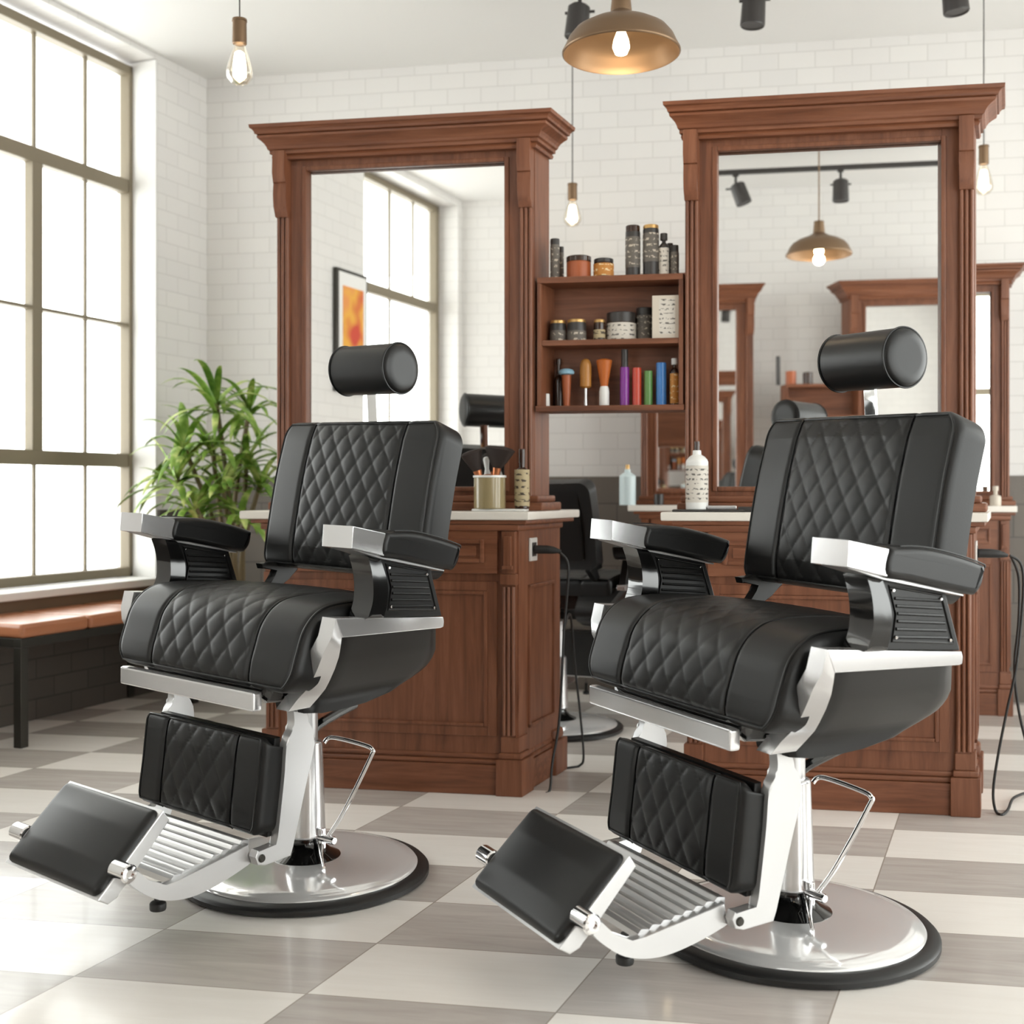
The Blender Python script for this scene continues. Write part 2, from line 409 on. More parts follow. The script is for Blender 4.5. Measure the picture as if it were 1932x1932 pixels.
# window_2: the one the left mirror shows
d2 = (J2-FW).normalized()
root2 = window('window_2', 'steel framed window seen only in the left mirror', FW, d2, [w2a, w2b], [ZT, 2.28, .60], .17, (1,))
for q in (777,):
    bar(root2, (FW-refl(V0+dd*vt(q))).length, .6, ZT, .008, .17)
bar(root2, (FW-refl(V0+dd*vt(820))).length, 2.28, ZT, .006, .17)
bm = B(); box(bm, w2a, w2b, .168, .172, .6, ZT); build('pane', bm, pane_glass, root2)
dR = (FE-BE).normalized()  # right wall windows: unseen, added to let in more daylight
for k, (a, b) in enumerate(((.5, 3.1), (3.5, 6.3))):
    r3 = window('window_%d' % (3+k), 'unseen window added for daylight in the right hand wall' + (' nearer the back' if k == 0 else ' nearer the front'), BE, dR, [a, b], [2.85, 1.9, .35], .17, (1,))
    bar(r3, (a+b)/2, .35, 2.85, .008, .17)
    bm = B(); box(bm, a, b, .168, .172, .35, 2.85); build('pane', bm, pane_glass, r3)
def portal(P, d, a, b, z0, z1, back):
    l = bpy.data.lights.new('daylight_portal', 'AREA'); l.shape = 'RECTANGLE'; l.size = b-a; l.size_y = z1-z0
    l.cycles.is_portal = True
    o = bpy.data.objects.new('daylight_portal', l); C.objects.link(o)
    d = d.normalized(); lf = Vector((-d.y, d.x, 0))
    o.location = P+d*(a+b)/2+lf*(back)+Vector((0, 0, (z0+z1)/2))
    nrm = -lf if back > 0 else lf
    o.rotation_euler = nrm.to_track_quat('-Z', 'Y').to_euler()
portal(J1, dd, lw(tR-2.42), lw(tR), ZB, ZT, .22)
portal(FW, d2, w2a, w2b, .6, ZT, .22)
portal(BE, dR, .5, 3.1, .35, 2.85, .22); portal(BE, dR, 3.5, 6.3, .35, 2.85, .22)
dF = (FW-FE).normalized()  # front wall window: unseen, added to brighten the front of the room
r5 = window('window_5', 'unseen window added for daylight in the front wall right of the stations', FE, dF, [.15, 1.55], [2.85, 1.9, .35], .17, (1,))
bm = B(); box(bm, .15, 1.55, .168, .172, .35, 2.85); build('pane', bm, pane_glass, r5)
portal(FE, dF, .15, 1.55, .35, 2.85, .22)

# picture in the left mirror: hangs on the partition
pa, pb = (FW-refl(V0+dd*vt(686))).length, (FW-refl(V0+dd*vt(628))).length
pr = thing('framed_picture', 'framed orange and red abstract print reflected in the left mirror', 'picture', FW, math.atan2(d2.y, d2.x))
bm = B(); box(bm, pa, pb, -.03, -.002, 1.55, 2.28, .004); build('picture_frame', bm, steel_dark, pr)
bm = B(); box(bm, pa+.02, pb-.02, -.033, -.029, 1.57, 2.26); build('mat_board', bm, white_paint, pr)
pm = mat('abstract_print', (.6, .3, .06), .6)
tc = N(pm, 'ShaderNodeTexCoord'); nz = N(pm, 'ShaderNodeTexNoise', Scale=6, Detail=1)
rp = ramp(pm, [(.3, (.55, .06, .03)), (.48, (.75, .38, .05)), (.66, (.72, .26, .08))]); L(pm, tc, 'Object', nz, 'Vector'); L(pm, nz, 'Fac', rp, 'Fac'); L(pm, rp, 'Color', bsdf(pm), 'Base Color')
bm = B(); box(bm, pa+.06, pb-.06, -.036, -.032, 1.64, 2.18); build('print', bm, pm, pr)

# ------------------------------------------------------------------ stations
SK = (.2331, .9725)
def shear(c): return Vector((c.x+SK[0]*c.y, SK[1]*c.y, c.z))
S = lambda name, bm, m, parent: build(name, bm, m, parent, xf=shear)
WTOP = .897
def ring(bm, x0, x1, z0, z1, y0, y1, t, bev=.003):
    box(bm, x0, x0+t, y0, y1, z0, z1, bev); box(bm, x1-t, x1, y0, y1, z0, z1, bev)
    box(bm, x0+t, x1-t, y0, y1, z1-t, z1, bev); box(bm, x0+t, x1-t, y0, y1, z0, z0+t, bev)
def fluted(bm, x0, x1, y0, y1, z0, z1, n=3):
    box(bm, x0, x1, y0+.008, y1, z0, z1)
    w = (x1-x0)/n
    for k in range(n):
        cx = x0+w*(k+.5)
        poly = [(cx+w*.46*math.cos(a), y0+.010-.010*math.sin(a)) for a in [PI*i/8 for i in range(9)]]
        prism(bm, poly, z0+.006, z1-.006, 'xy')
def make_cabinet(label):
    r = thing('station_cabinet', label, 'cabinet', LO, WROT)
    bm = B(); box(bm, -.86, -.02, .025, .39, .09, .857); S('body', bm, WV, r)
    bm = B(); box(bm, -.868, -.012, .012, .405, 0, .095, .003); box(bm, -.865, -.015, .016, .40, .095, .112, .006); box(bm, -.862, -.018, .02, .395, .112, .13, .006); S('plinth', bm, WH, r)
    for a, b in ((-.085, .0), (-.88, -.795)):
        bm = B(); box(bm, a, b, 0, .1, 0, .115, .003)
        box(bm, a+.006, b-.006, .006, .09, .115, .135, .006); box(bm, a+.012, b-.014, .012, .09, .135, .185, .003); S('foot', bm, WV, r)
    bm = B(); box(bm, -.085, .0, .30, .41, 0, .115, .003); box(bm, -.08, -.008, .31, .40, .115, .15, .01); S('foot', bm, WV, r)
    for a, b in ((-.07, -.026), (-.854, -.81)):
        bm = B(); fluted(bm, a, b, .008, .03, .185, .665); S('pilaster', bm, WV, r)
        bm = B(); box(bm, a-.004, b+.004, .006, .03, .665, .70, .003); box(bm, a, b, .008, .03, .70, .835, .003); box(bm, a+.010, b-.010, -.002, .01, .725, .82, .003); box(bm, a+.006, b-.006, -.004, .01, .715, .726, .002); S('corbel', bm, WV, r)
    bm = B(); box(bm, -.795, -.085, .012, .03, .700, .838, .003); ring(bm, -.745, -.125, .735, .808, .002, .014, .012); box(bm, -.72, -.15, .008, .02, .755, .79, .004); S('drawer_front', bm, WH, r)
    bm = B(); ring(bm, -.79, -.088, .185, .675, .018, .03, .03, .002); ring(bm, -.76, -.118, .215, .645, .014, .03, .012); S('panel_frame', bm, WV, r)
    bm = B(); box(bm, -.75, -.128, .021, .03, .225, .635, .002); S('front_panel', bm, WV, r)
    bm = B(); box(bm, -.868, -.012, .004, .40, .836, .857, .005); S('top_rail', bm, WH, r)
    bm = B()
    for y0, y1 in ((.10, .112), (.318, .33)): box(bm, -.021, -.012, y0, y1, .2, .66, .002)
    for z0, z1 in ((.2, .212), (.648, .66)): box(bm, -.021, -.012, .1, .33, z0, z1, .002)
    S('side_molding', bm, WV, r)
    return r
def make_worktop(label):
    r = thing('worktop', label, 'worktop', LO, WROT)
    bm = B(); box(bm, -.935, .022, -.005, .47, .870, WTOP, .005); S('slab', bm, marble, r)
    bm = B(); box(bm, -.90, .012, .002, .44, .857, .870, .003); S('under_trim', bm, WH, r)
    return r
def make_frame(label):
    r = thing('station_mirror', label, 'mirror', LO+Vector((0, 0, WTOP)), WROT)
    Z = lambda z: z-WTOP
    bm = B()
    y0, y1 = .16, .29; u0, u1 = -.90, -.02; m0, m1 = -.80, -.118
    box(bm, u0, m0, y0, y1, Z(.90), Z(2.11), .002); box(bm, m1, u1, y0, y1, Z(.90), Z(2.11), .002)
    box(bm, m0, m1, y0, y1, Z(2.045), Z(2.11)); box(bm, m0, m1, y0, y1, Z(.90), Z(.972)); box(bm, m0, m1, .23, y1, Z(.972), Z(2.045))
    S('frame', bm, WV, r)
    bm = B(); ring(bm, m0-.014, m1+.014, Z(.96), Z(2.057), y0-.007, y0+.02, .016, .004); S('inner_molding', bm, WV, r)
    bm = B(); box(bm, m0, m1, .183, .187, Z(.972), Z(2.045)); S('mirror_glass', bm, mirrorm, r)
    for a, b in ((-.066, -.022), (-.898, -.854)):
        bm = B(); fluted(bm, a, b, y0-.018, y0+.002, Z(.93), Z(1.90)); S('pilaster', bm, WV, r)
        bm = B(); cb = [(y0, Z(2.105)), (y0-.04, Z(2.105)), (y0-.042, Z(2.03)), (y0-.036, Z(2.0)), (y0-.03, Z(1.998)), (y0-.035, Z(1.96)), (y0-.034, Z(1.92)), (y0-.022, Z(1.885)), (y0, Z(1.88))]
        prism(bm, cb, a, b, 'sfz', .002); S('corbel', bm, WV, r)
    bm = B(); box(bm, u0-.02, u1+.035, y0-.03, y1+.02, Z(WTOP), Z(WTOP+.028), .006); box(bm, u0-.01, u1+.018, y0-.02, y1+.012, Z(WTOP+.028), Z(WTOP+.05), .006); S('base_molding', bm, WH, r)
    # crown molding: stepped profile swept round three sides
    prof = [(.0, 2.078), (.010, 2.078), (.014, 2.086), (.010, 2.094), (.020, 2.096), (.020, 2.106), (.027, 2.110), (.030, 2.118), (.036, 2.126), (.046, 2.134), (.058, 2.141), (.060, 2.148), (.056, 2.151), (.066, 2.153), (.068, 2.160), (.074, 2.166), (.082, 2.169), (.084, 2.180), (0, 2.182)]
    bm = B(); rows = []
    for o_, z in prof:
        ol = o_*.55
        rows.append([bm.verts.new(p) for p in ((u0-ol, y1, Z(z)), (u0-ol, y0-.012-o_, Z(z)), (u1+o_*1.05, y0-.012-o_, Z(z)), (u1+o_*1.05, y1, Z(z)))])
    for a, b in zip(rows, rows[1:]):
        for k in range(3): bm.faces.new((a[k], a[k+1], b[k+1], b[k]))
    bm.faces.new([q[0] for q in rows]); bm.faces.new([q[3] for q in rows][::-1])
    for q, o2 in ((rows[0], 0), (rows[-1], 0)): bm.faces.new(q)
    bm2 = bm
    build('cornice', bm2, WH, r, 12, shear)
    return r
g1, g2, g3 = 'station cabinets', 'station worktops', 'station mirrors'
cab = make_cabinet('carved brown wood cabinet behind the left barber chair, cord plugged into its side')
wt = make_worktop('pale marble worktop carrying the cup of brushes')
fr = make_frame('tall brown wood mirror with crown cornice, reflecting a window and a picture')
def station(loc, rz, sc, zt, labels):
    """copies of cabinet, worktop and mirror; sc = (x,y,z mirror scale)"""
    z0 = 1.0
    a = place(dup(cab), loc, rz, labels[0], 'cabinet', scale=(sc[0], sc[1], z0))
    b = place(dup(wt), loc, rz, labels[1], 'worktop', scale=(sc[0], sc[1], z0))
    c = place(dup(fr), loc+Vector((0, 0, WTOP)), rz, labels[2], 'mirror', scale=(sc[0], sc[1], sc[2]))
    return a, b, c
RO = LO+wd*RSH
station(RO, WROT, (1, 1, 1), 0, ('carved brown wood cabinet behind the right barber chair', 'pale marble worktop carrying the tall white bottle', 'tall brown wood mirror with crown cornice, reflecting a brass pendant and track lights'))
# back row against the back wall
BR = CO-(dd*.385)
ua = on_line(BR, wd, 1195)
PA = BR+wd*(ua+.90*.72); 
station(PA, WROT, (.72, .75, .815), 0, ('wood cabinet on the back wall, behind the gap under the shelf', 'pale worktop on the back wall carrying the pale blue bottle', 'wood framed mirror on the back wall, seen under the shelf'))
ub = on_line(BR, wd, 1905)
PB = BR+wd*(ub+.02*.72)
station(PB, WROT, (.74, .75, .815), 0, ('wood cabinet on the back wall at the right edge of the picture', 'pale worktop on the back wall at the right edge of the picture', 'wood framed mirror on the back wall, peeking out right of the right station'))
# front wall row, reflected in the right mirror
VW = VF-dd*.52
def vpos(px): return VW+wd*on_line(VW, wd, px)
for px, lab in ((1612, 'right one reflected in the right mirror'), (1150, 'left one reflected in the right mirror')):
    P = refl(vpos(px)); P.z = 0
    # turned half round; root corner is the virtual left end
    station(P, WROT+PI, (1.10, 1.0, 1.12), 0, ('wood cabinet on the front wall, '+lab, 'pale worktop on the front wall, '+lab, 'wood framed mirror on the front wall, '+lab))

# shelf unit between the two stations
SH0 = LO+dd*.15
su0 = on_line(SH0, wd, 1013); su1 = RSH-.905
sh = thing('wall_shelf', 'open brown wood shelf unit of bottles between the two tall mirrors', 'shelf', SH0, WROT)
zt, zm, zb = 1.657, 1.452, 1.238
bm = B(); box(bm, su0, su1, 0, .13, zt-.02, zt, .002); S('shelf_board', bm, WH, sh)
bm = B(); box(bm, su0+.014, su1-.014, .004, .13, zm-.018, zm, .002); S('shelf_board', bm, WH, sh)
bm = B(); box(bm, su0-.004, su1+.004, -.004, .13, zb-.018, zb, .002); S('shelf_board', bm, WH, sh)
for a in (su0, su1-.014):
    bm = B(); box(bm, a, a+.014, 0, .13, zb, zt-.02, .002); S('side_panel', bm, WV, sh)
bm = B(); box(bm, su0+.014, su1-.014, .122, .13, zb, zt-.02); S('back_panel', bm, WH, sh)
sh2 = place(dup(sh), refl(vpos(1612))-wd*(-.03)+Vector((0, 0, 0))+dd*0, WROT+PI, 'open wood shelf on the front wall, reflected in the right mirror', 'shelf', scale=(1.0, 1.0, 1.0))
# ------------------------------------------------------------------ small goods
def on_shelf(px, v, z):
    P = LO+dd*v; u = on_line(P, wd, px); Q = P+wd*u; return Vector((Q.x, Q.y, z))
def simple_bottle(name, label, cat, pos, r, h, body_m, cap_m=None, cap_h=.0, cap_r=None, label_m=None, lz=(.2, .7), group=None, taper=.75, part='cap', neck=None):
    o = thing(name, label, cat, pos, random.uniform(-.3, .3), group)
    bh = h-cap_h
    if neck: prof = [(r*.96, 0), (r, .003), (r, bh*neck), (r*.93, bh*(neck+.04)), (r*.7, bh*(neck+.09)), (r*.38, bh*(neck+.13)), (r*.36, bh)]
    else: prof = [(r*.96, 0), (r, .003), (r, bh-.004), (r*.95, bh)]
    bm = B(); lathe(bm, prof, seg=28); build('body', bm, body_m, o)
    if cap_m:
        cr = cap_r or r*.97
        bm = B(); lathe(bm, [(cr, bh), (cr, h-.002), (cr*.93, h)], seg=24); build(part, bm, cap_m, o)
    if label_m:
        bm = B(); lathe(bm, [(r+.0004, bh*lz[0]), (r+.0006, bh*lz[0]+.0005), (r+.0006, bh*lz[1]-.0005), (r+.0004, bh*lz[1])], seg=28); build('label', bm, label_m, o)
    return o
def shelf_item(px0, px1, top, bot, v, z, name, label, cat, **kw):
    p = on_shelf((px0+px1)/2, v, z); s = p.y/FP
    return simple_bottle(name, label, cat, p, (px1-px0)/2*s, (bot-top)*s, **kw)
V1 = .205
T = zt
shelf_item(1038, 1056, 441, 518, V1, T, 'spray_tube', 'tall dark tube at the left end of the top shelf', 'tube', body_m=lab_dark, cap_m=tin, cap_h=.02)
shelf_item(1054, 1064, 452, 518, V1+.04, T, 'spray_tube', 'slim dark tube tucked behind the leftmost tube', 'tube', body_m=lab_dark, cap_m=tin, cap_h=.02)
shelf_item(1069, 1115, 474, 516, V1, T, 'wax_jar', 'wide rust brown jar on the top shelf', 'jar', body_m=m_rust, cap_m=m_brown, cap_h=.018, cap_r=.041)
shelf_item(1120, 1158, 479, 515, V1, T, 'wax_jar', 'smaller brown jar with black lid on the top shelf', 'jar', body_m=m_brown, cap_m=tin, cap_h=.012, label_m=lab_gold, lz=(.1, .9))
shelf_item(1180, 1208, 418, 515, V1, T, 'spray_can', 'tall black can, left one of the pair on the top shelf', 'can', body_m=tin, cap_m=m_brown, cap_h=.02, label_m=lab_dark, lz=(.2, .88))
shelf_item(1213, 1243, 417, 514, V1, T, 'spray_can', 'tall black can, right one of the pair on the top shelf', 'can', body_m=tin, cap_m=m_gold, cap_h=.012, label_m=lab_dark, lz=(.3, .9))
shelf_item(1243, 1262, 432, 513, V1, T, 'tonic_bottle', 'pale labelled bottle with black cap beside the tall cans', 'bottle', body_m=tin, cap_m=tin, cap_h=.022, cap_r=.012, label_m=lab_cream, lz=(.05, .78), neck=.8)
shelf_item(1257, 1271, 446, 513, V1+.05, T, 'tonic_bottle', 'dark shouldered bottle half hidden behind the top shelf bottles', 'bottle', body_m=tin, cap_m=tin, cap_h=.012, cap_r=.01)
shelf_item(1265, 1281, 455, 513, V1, T, 'tonic_bottle', 'small grey bottle at the right end of the top shelf', 'bottle', body_m=lab_dark, cap_m=tin, cap_h=.022, cap_r=.0125)
T = zm
shelf_item(1038, 1068, 596, 636, V1, T, 'pomade_jar', 'dark jar with gold lid at the left of the middle shelf', 'jar', body_m=tin, cap_m=m_gold, cap_h=.010, label_m=lab_dark, lz=(.0, .6))
shelf_item(1070, 1106, 594, 635, V1, T, 'pomade_jar', 'wider dark jar with gold lid, second on the middle shelf', 'jar', body_m=tin, cap_m=m_gold, cap_h=.010, label_m=lab_dark, lz=(.0, .55))
shelf_item(1120, 1142, 594, 634, V1, T, 'amber_bottle', 'small amber bottle with gold cap on the middle shelf', 'bottle', body_m=m_brown, cap_m=m_gold, cap_h=.009, label_m=lab_tan, lz=(.1, .6))
shelf_item(1144, 1200, 580, 634, V1+.03, T, 'shaving_mug', 'black topped mug with cream label on the middle shelf', 'mug', body_m=m_brown, cap_m=tin, cap_h=.033, label_m=lab_cream, lz=(.0, .95))
shelf_item(1200, 1232, 570, 634, V1+.05, T, 'tea_tin', 'dark rounded tin leaning behind the cream box', 'tin', body_m=lab_dark, cap_m=tin, cap_h=.025)
p = on_shelf(1256, V1-.015, zm); s_ = p.y/FP
bx = thing('product_box', 'cream printed carton at the right of the middle shelf', 'box', p, WROT)
bm = B(); box(bm, -25*s_, 25*s_, -.02, .02, 0, 81*s_, .002); build('carton', bm, m_cream, bx)
bm = B(); box(bm, -12*s_, 18*s_, -.0207, -.0199, 8*s_, 74*s_); build('printed_panel', bm, lab_cream, bx)
T = zb
shelf_item(1025, 1037, 738, 763, V1, T, 'bottle_cap', 'little white cup at the left end of the bottom shelf', 'cup', body_m=m_white)
shelf_item(1045, 1063, 664, 757, V1+.05, T, 'dark_bottle', 'dark brown bottle in the shaded corner of the bottom shelf', 'bottle', body_m=m_brown, cap_m=m_brown, cap_h=.02, cap_r=.009, neck=.62)
def brush(name, label, px, v, z, parts, lean=0):
    p = on_shelf(px, v, z); s = p.y/FP
    o = thing(name, label, 'brush', p, 0)
    for nm, prof, m in parts:
        bm = B(); lathe(bm, [(a*s, b*s) for a, b in prof], seg=20); build(nm, bm, m, o)
    return o
brush('duster_brush', 'brush with fluffy blue top and rust handle on the bottom shelf', 1069, V1, zb, [('handle', [(5, 0), (6, 1), (9, 58), (9, 60)], m_rust), ('bristles', [(8, 60), (14, 62), (15, 66), (12, 70), (6, 72)], m_dust)])
brush('comb_brush', 'flat honey wood brush with steel handle on the bottom shelf', 1105, V1, zb, [('handle', [(2.5, 0), (3.5, 3), (2.5, 20), (3, 37)], satin), ('head', [(7, 35), (10.5, 38), (11, 78), (8, 87), (4, 90)], m_wood2)])
brush('shaving_brush', 'orange flared brush with white handle on the bottom shelf', 1140, V1, zb, [('handle', [(7.5, 0), (9.5, 3), (9.5, 28), (8, 36), (7, 38)], m_white), ('bristles', [(7, 38), (8, 46), (15, 86), (13, 88), (6, 90)], m_orange)])
shelf_item(1170, 1187, 655, 762, V1, T, 'pump_bottle', 'purple bottle with black pump top', 'bottle', body_m=m_purple, cap_m=tin, cap_h=.058, cap_r=.011, part='pump')
shelf_item(1193, 1210, 690, 762, V1, T, 'gel_bottle', 'red bottle between the purple and green ones', 'bottle', body_m=m_red)
shelf_item(1215, 1231, 695, 761, V1, T, 'gel_bottle', 'green bottle between the red and blue ones', 'bottle', body_m=m_green)
shelf_item(1238, 1257, 680, 761, V1, T, 'gel_bottle', 'tall blue bottle on the bottom shelf', 'bottle', body_m=m_blue)
shelf_item(1264, 1281, 672, 761, V1, T, 'lotion_bottle', 'amber bottle with white cap at the right end of the bottom shelf', 'bottle', body_m=m_brown, cap_m=m_white, cap_h=.02, cap_r=.010, label_m=lab_gold, lz=(.05, .78), neck=.8)
# goods on the left worktop
p = on_shelf(924, .05, WTOP); s_ = p.y/FP
tr = thing('glass_tray', 'low pale glass tray under the brush cup', 'tray', on_shelf(944, .052, WTOP), WROT)
bm = B(); box(bm, -.085, .085, -.045, .045, 0, .008, .003); build('plate', bm, m_white, tr)
cup = thing('brush_cup', 'ribbed tan glass cup holding makeup brushes on the left worktop', 'cup', p+Vector((0, 0, .0085)), 0)
bm = B(); r0 = 30*s_; h0 = 62*s_; n_ = 48
prof = [(r0*.96, 0), (r0, .004), (r0, h0-.003), (r0*1.03, h0-.002), (r0*1.03, h0), (r0*.9, h0), (r0*.88, .01)]
lathe(bm, prof, seg=n_); build('body', bm, m_glassy, cup)
bm = B(); lathe(bm, [(r0*1.035, h0-.006), (r0*1.05, h0-.005), (r0*1.05, h0+.001), (r0*.95, h0+.001)], seg=n_); build('rim', bm, m_white, cup)
def fan_brush(label, base, tip, wide, thick, mh, ms):
    d = tip-base; ln = d.length; o = thing('makeup_brush', label, 'brush', base, 0)
    o.rotation_euler = d.to_track_quat('Z', 'X').to_euler()
    bm = B(); lathe(bm, [(.005, 0), (.006, .02), (.007, ln*.42)], seg=12); build('handle', bm, mh, o)
    bm = B(); lathe(bm, [(.008, ln*.42), (.010, ln*.45), (.014, ln*.63)], seg=16); build('ferrule', bm, m_copper, o)
    bm = B(); lathe(bm, [(.013, ln*.62), (wide*.6, ln*.75), (wide, ln*.95), (wide*.8, ln*.985), (wide*.3, ln)], seg=24)
    for v in bm.verts: v.co.y *= thick
    build('bristles', bm, ms, o)
bc = p+Vector((0, 0, .02))
fan_brush('dark fan makeup brush leaning left in the cup', bc+Vector((-.005, .01, 0)), at(888, 850, p.y), .036, .45, m_bristle, m_bristle)
fan_brush('widest copper makeup brush leaning right in the cup', bc+Vector((.006, -.01, 0)), at(944, 842, p.y-.02), .052, .45, m_copper, m_bristle)
fan_brush('slim silver brush standing between the two fan brushes', bc+Vector((0, .015, 0)), at(917, 862, p.y+.03), .012, .8, satin, m_white)
q = on_shelf(985, .055, WTOP+.0085)
simple_bottle('oil_bottle', 'amber dropper bottle with worn label beside the brush cup', 'bottle', q, 14*s_, 112*s_, m_brown, m_brown, .045, .010, lab_tan, (.05, .86), neck=.78, part='dropper')
# goods on the right worktop
def rs(px, v, z): return on_shelf(px, v, z)
p = rs(1315, .075, WTOP); s_ = p.y/FP
tr = thing('black_tray', 'thin black tray under the tall white bottle', 'tray', rs(1330, .075, WTOP), WROT)
bm = B(); box(bm, -.10, .12, -.05, .05, 0, .007, .002); build('plate', bm, tin, tr)
simple_bottle('shampoo_bottle', 'tall white bottle with printed label on the right worktop', 'bottle', p+Vector((0, 0, .0075)), 21*s_, 128*s_, m_white, m_brown, .028, .008, lab_cream, (.12, .74), neck=.80, part='stopper')
o = thing('straight_razor', 'silver folded razor lying beside the white bottle', 'razor', rs(1362, .06, WTOP+.0075), WROT+.05)
bm = B(); box(bm, -.045, .045, -.006, .006, 0, .012, .003); build('handle', bm, satin, o)
bm = B(); box(bm, -.06, -.03, -.004, .004, .003, .009, .002); build('blade', bm, chrome, o)
o = thing('comb_case', 'black case lying right of the silver razor', 'case', rs(1420, .07, WTOP), WROT)
bm = B(); box(bm, -.045, .045, -.02, .02, 0, .016, .004); build('case_body', bm, tin, o)
p = rs(1822, .05, WTOP); s_ = p.y/FP
simple_bottle('oil_bottle', 'small worn bottle at the right end of the right worktop', 'bottle', p, 10*s_, 60*s_, m_brown, m_brown, .012, .008, lab_tan, (.05, .9))
# goods on the back row
WD = LO  # back row worktop line
def br(px, v): 
    P = BR+dd*v; Q = P+wd*on_line(P, wd, px); return Vector((Q.x, Q.y, WTOP))
p = br(1184, .04); s_ = p.y/FP
simple_bottle('lotion_bottle', 'pale blue bottle standing on the back counter', 'bottle', p, 15.5*s_, 76*s_, m_ltblue, m_gold, .02, .009, None, neck=.78)
p = br(1243, .04)
simple_bottle('powder_jar', 'small black jar on the back counter under the shelf', 'jar', p, .022, .05, tin, tin, .012)
p = br(1878, .04)
simple_bottle('vase', 'small cream vase on the back counter at the right edge', 'vase', p, .023, .085, m_cream, m_cream, .02, .012, None, neck=.6)
# reflected jars on the front wall shelf
VS = refl(Vector((sh2.location.x, sh2.location.y, 0)))+dd*.07
for px, r, h, m, lab in ((1468, .014, .19, tin, 'slim dark tube on the reflected shelf'), (1492, .034, .09, m_rust, 'red jar on the reflected shelf'), (1524, .032, .08, m_brown, 'brown jar on the reflected shelf')):
    q = refl(VS+wd*on_line(VS, wd, px)); q.z = zt
    simple_bottle('wax_jar', lab, 'jar', q, r, h, m)

# outlets and cords
for off, lab, lab2 in ((0, 'pale outlet plate on the side of the left cabinet', 'black cord hanging from the outlet of the left cabinet'), (RSH, 'pale outlet plate on the side of the right cabinet', 'black cord looping from the outlet of the right cabinet to the floor')):
    o = thing('power_outlet', lab, 'outlet', LO+wd*off, WROT)
    bm = B(); box(bm, -.0195, -.013, .105, .165, .735, .81, .002); S('plate', bm, plate, o)
    bm = B(); box(bm, -.0135, -.0115, .118, .152, .75, .795, .002); S('socket', bm, tin, o)
    k = thing('extension_cord', lab2, 'cord', LO+wd*off, WROT)
    bm = B(); tube(bm, [shear(Vector(q)) for q in ((-.0115, .135, .772), (.03, .135, .772), (.05, .135, .77), (.075, .135, .766))], .01, 12, radii=[.014, .014, .012, .005]); build('plug', bm, cord_black, k)
    inv = (Matrix.Translation(LO+wd*off) @ Matrix.Rotation(WROT, 4, 'Z')).inverted()
    if off == 0:
        c1 = [(1036, 1038, 3.79), (1058, 1044, 3.79), (1072, 1066, 3.79), (1070, 1120, 3.79), (1064, 1190, 3.79), (1060, 1280, 3.78), (1054, 1370, 3.77), (1042, 1440, 3.75), (1038, 1488, 3.735), (1030, 1497, 3.72)]
        c2 = [(1063, 1190, 3.80), (1076, 1160, 3.95), (1084, 1250, 4.02), (1094, 1340, 4.05), (1101, 1425, 4.05), (1094, 1444, 4.06), (1078, 1448, 4.04), (1066, 1449, 4.03)]
    else:
        c1 = [(1905, 1048, 3.55), (1925, 1062, 3.55), (1931, 1100, 3.55), (1926, 1180, 3.55), (1917, 1260, 3.53), (1900, 1340, 3.52), (1884, 1420, 3.5), (1874, 1490, 3.48), (1878, 1528, 3.48), (1890, 1537, 3.455), (1902, 1527, 3.5), (1912, 1506, 3.6), (1940, 1494, 3.7)]
        c2 = [(1908, 1050, 3.56), (1922, 1090, 3.6), (1922, 1170, 3.6), (1914, 1260, 3.6), (1922, 1340, 3.6), (1940, 1420, 3.6), (1952, 1494, 3.6), (1968, 1510, 3.62), (1990, 1508, 3.62)]
    for c in (c1, c2):
        bm = B(); tube(bm, [inv @ q for q in smooth_path([at(*q)+Vector((0, 0, .0)) for q in c], 6)], .0042, 8); build('cable', bm, cord_black, k)

# ------------------------------------------------------------------ lamps
def edison(label, px, ytop, ybot, w, Y):
    s = Y/FP; c = at(px, ybot, Y); h = (ybot-ytop)*s; hb = h*.62; hs = h-hb; r = w/2*s
    o = thing('edison_bulb', label, 'lamp', c, 0)
    bm = B(); lathe(bm, [(r*.15, 0), (r*.6, r*.12), (r*.95, r*.55), (r, r*.95), (r*.9, r*1.5), (r*.62, hb*.75), (r*.42, hb*.93), (r*.4, hb)], seg=32); build('glass_bulb', bm, bulb_glass, o)
    bm = B(); lathe(bm, [(r*.2, hb*.16), (r*.5, hb*.2), (r*.48, hb*.5), (r*.36, hb*.76), (r*.2, hb*.8)], seg=20); build('filament', bm, filament, o)
    bm = B(); lathe(bm, [(r*.5, hb*.98), (r*.54, hb), (r*.52, hb+hs*.85), (r*.57, hb+hs*.86), (r*.55, hb+hs*.95), (r*.15, hb+hs)], seg=28); build('socket', bm, brass, o)
    bm = B(); tube(bm, [(0, 0, h*.99), (0, 0, CEIL-c.z)], max(.0022, 1.1*s), 8); build('cord', bm, tin, o)
    l = bpy.data.lights.new('bulb_light', 'POINT'); l.energy = 3; l.color = (1, .72, .42); l.shadow_soft_size = r*.5
    lo = bpy.data.objects.new('bulb_light', l); C.objects.link(lo); lo.parent = o; lo.location = (0, 0, hb*.45)
edison('bare filament bulb near the window, top left', 452, 34, 160, 50, 3.7)
edison('bare filament bulb hanging above the shelf of bottles', 1080, 345, 428, 34, 5.2)
edison('bare filament bulb half hidden right of the right mirror', 1856, 273, 368, 34, 4.9)
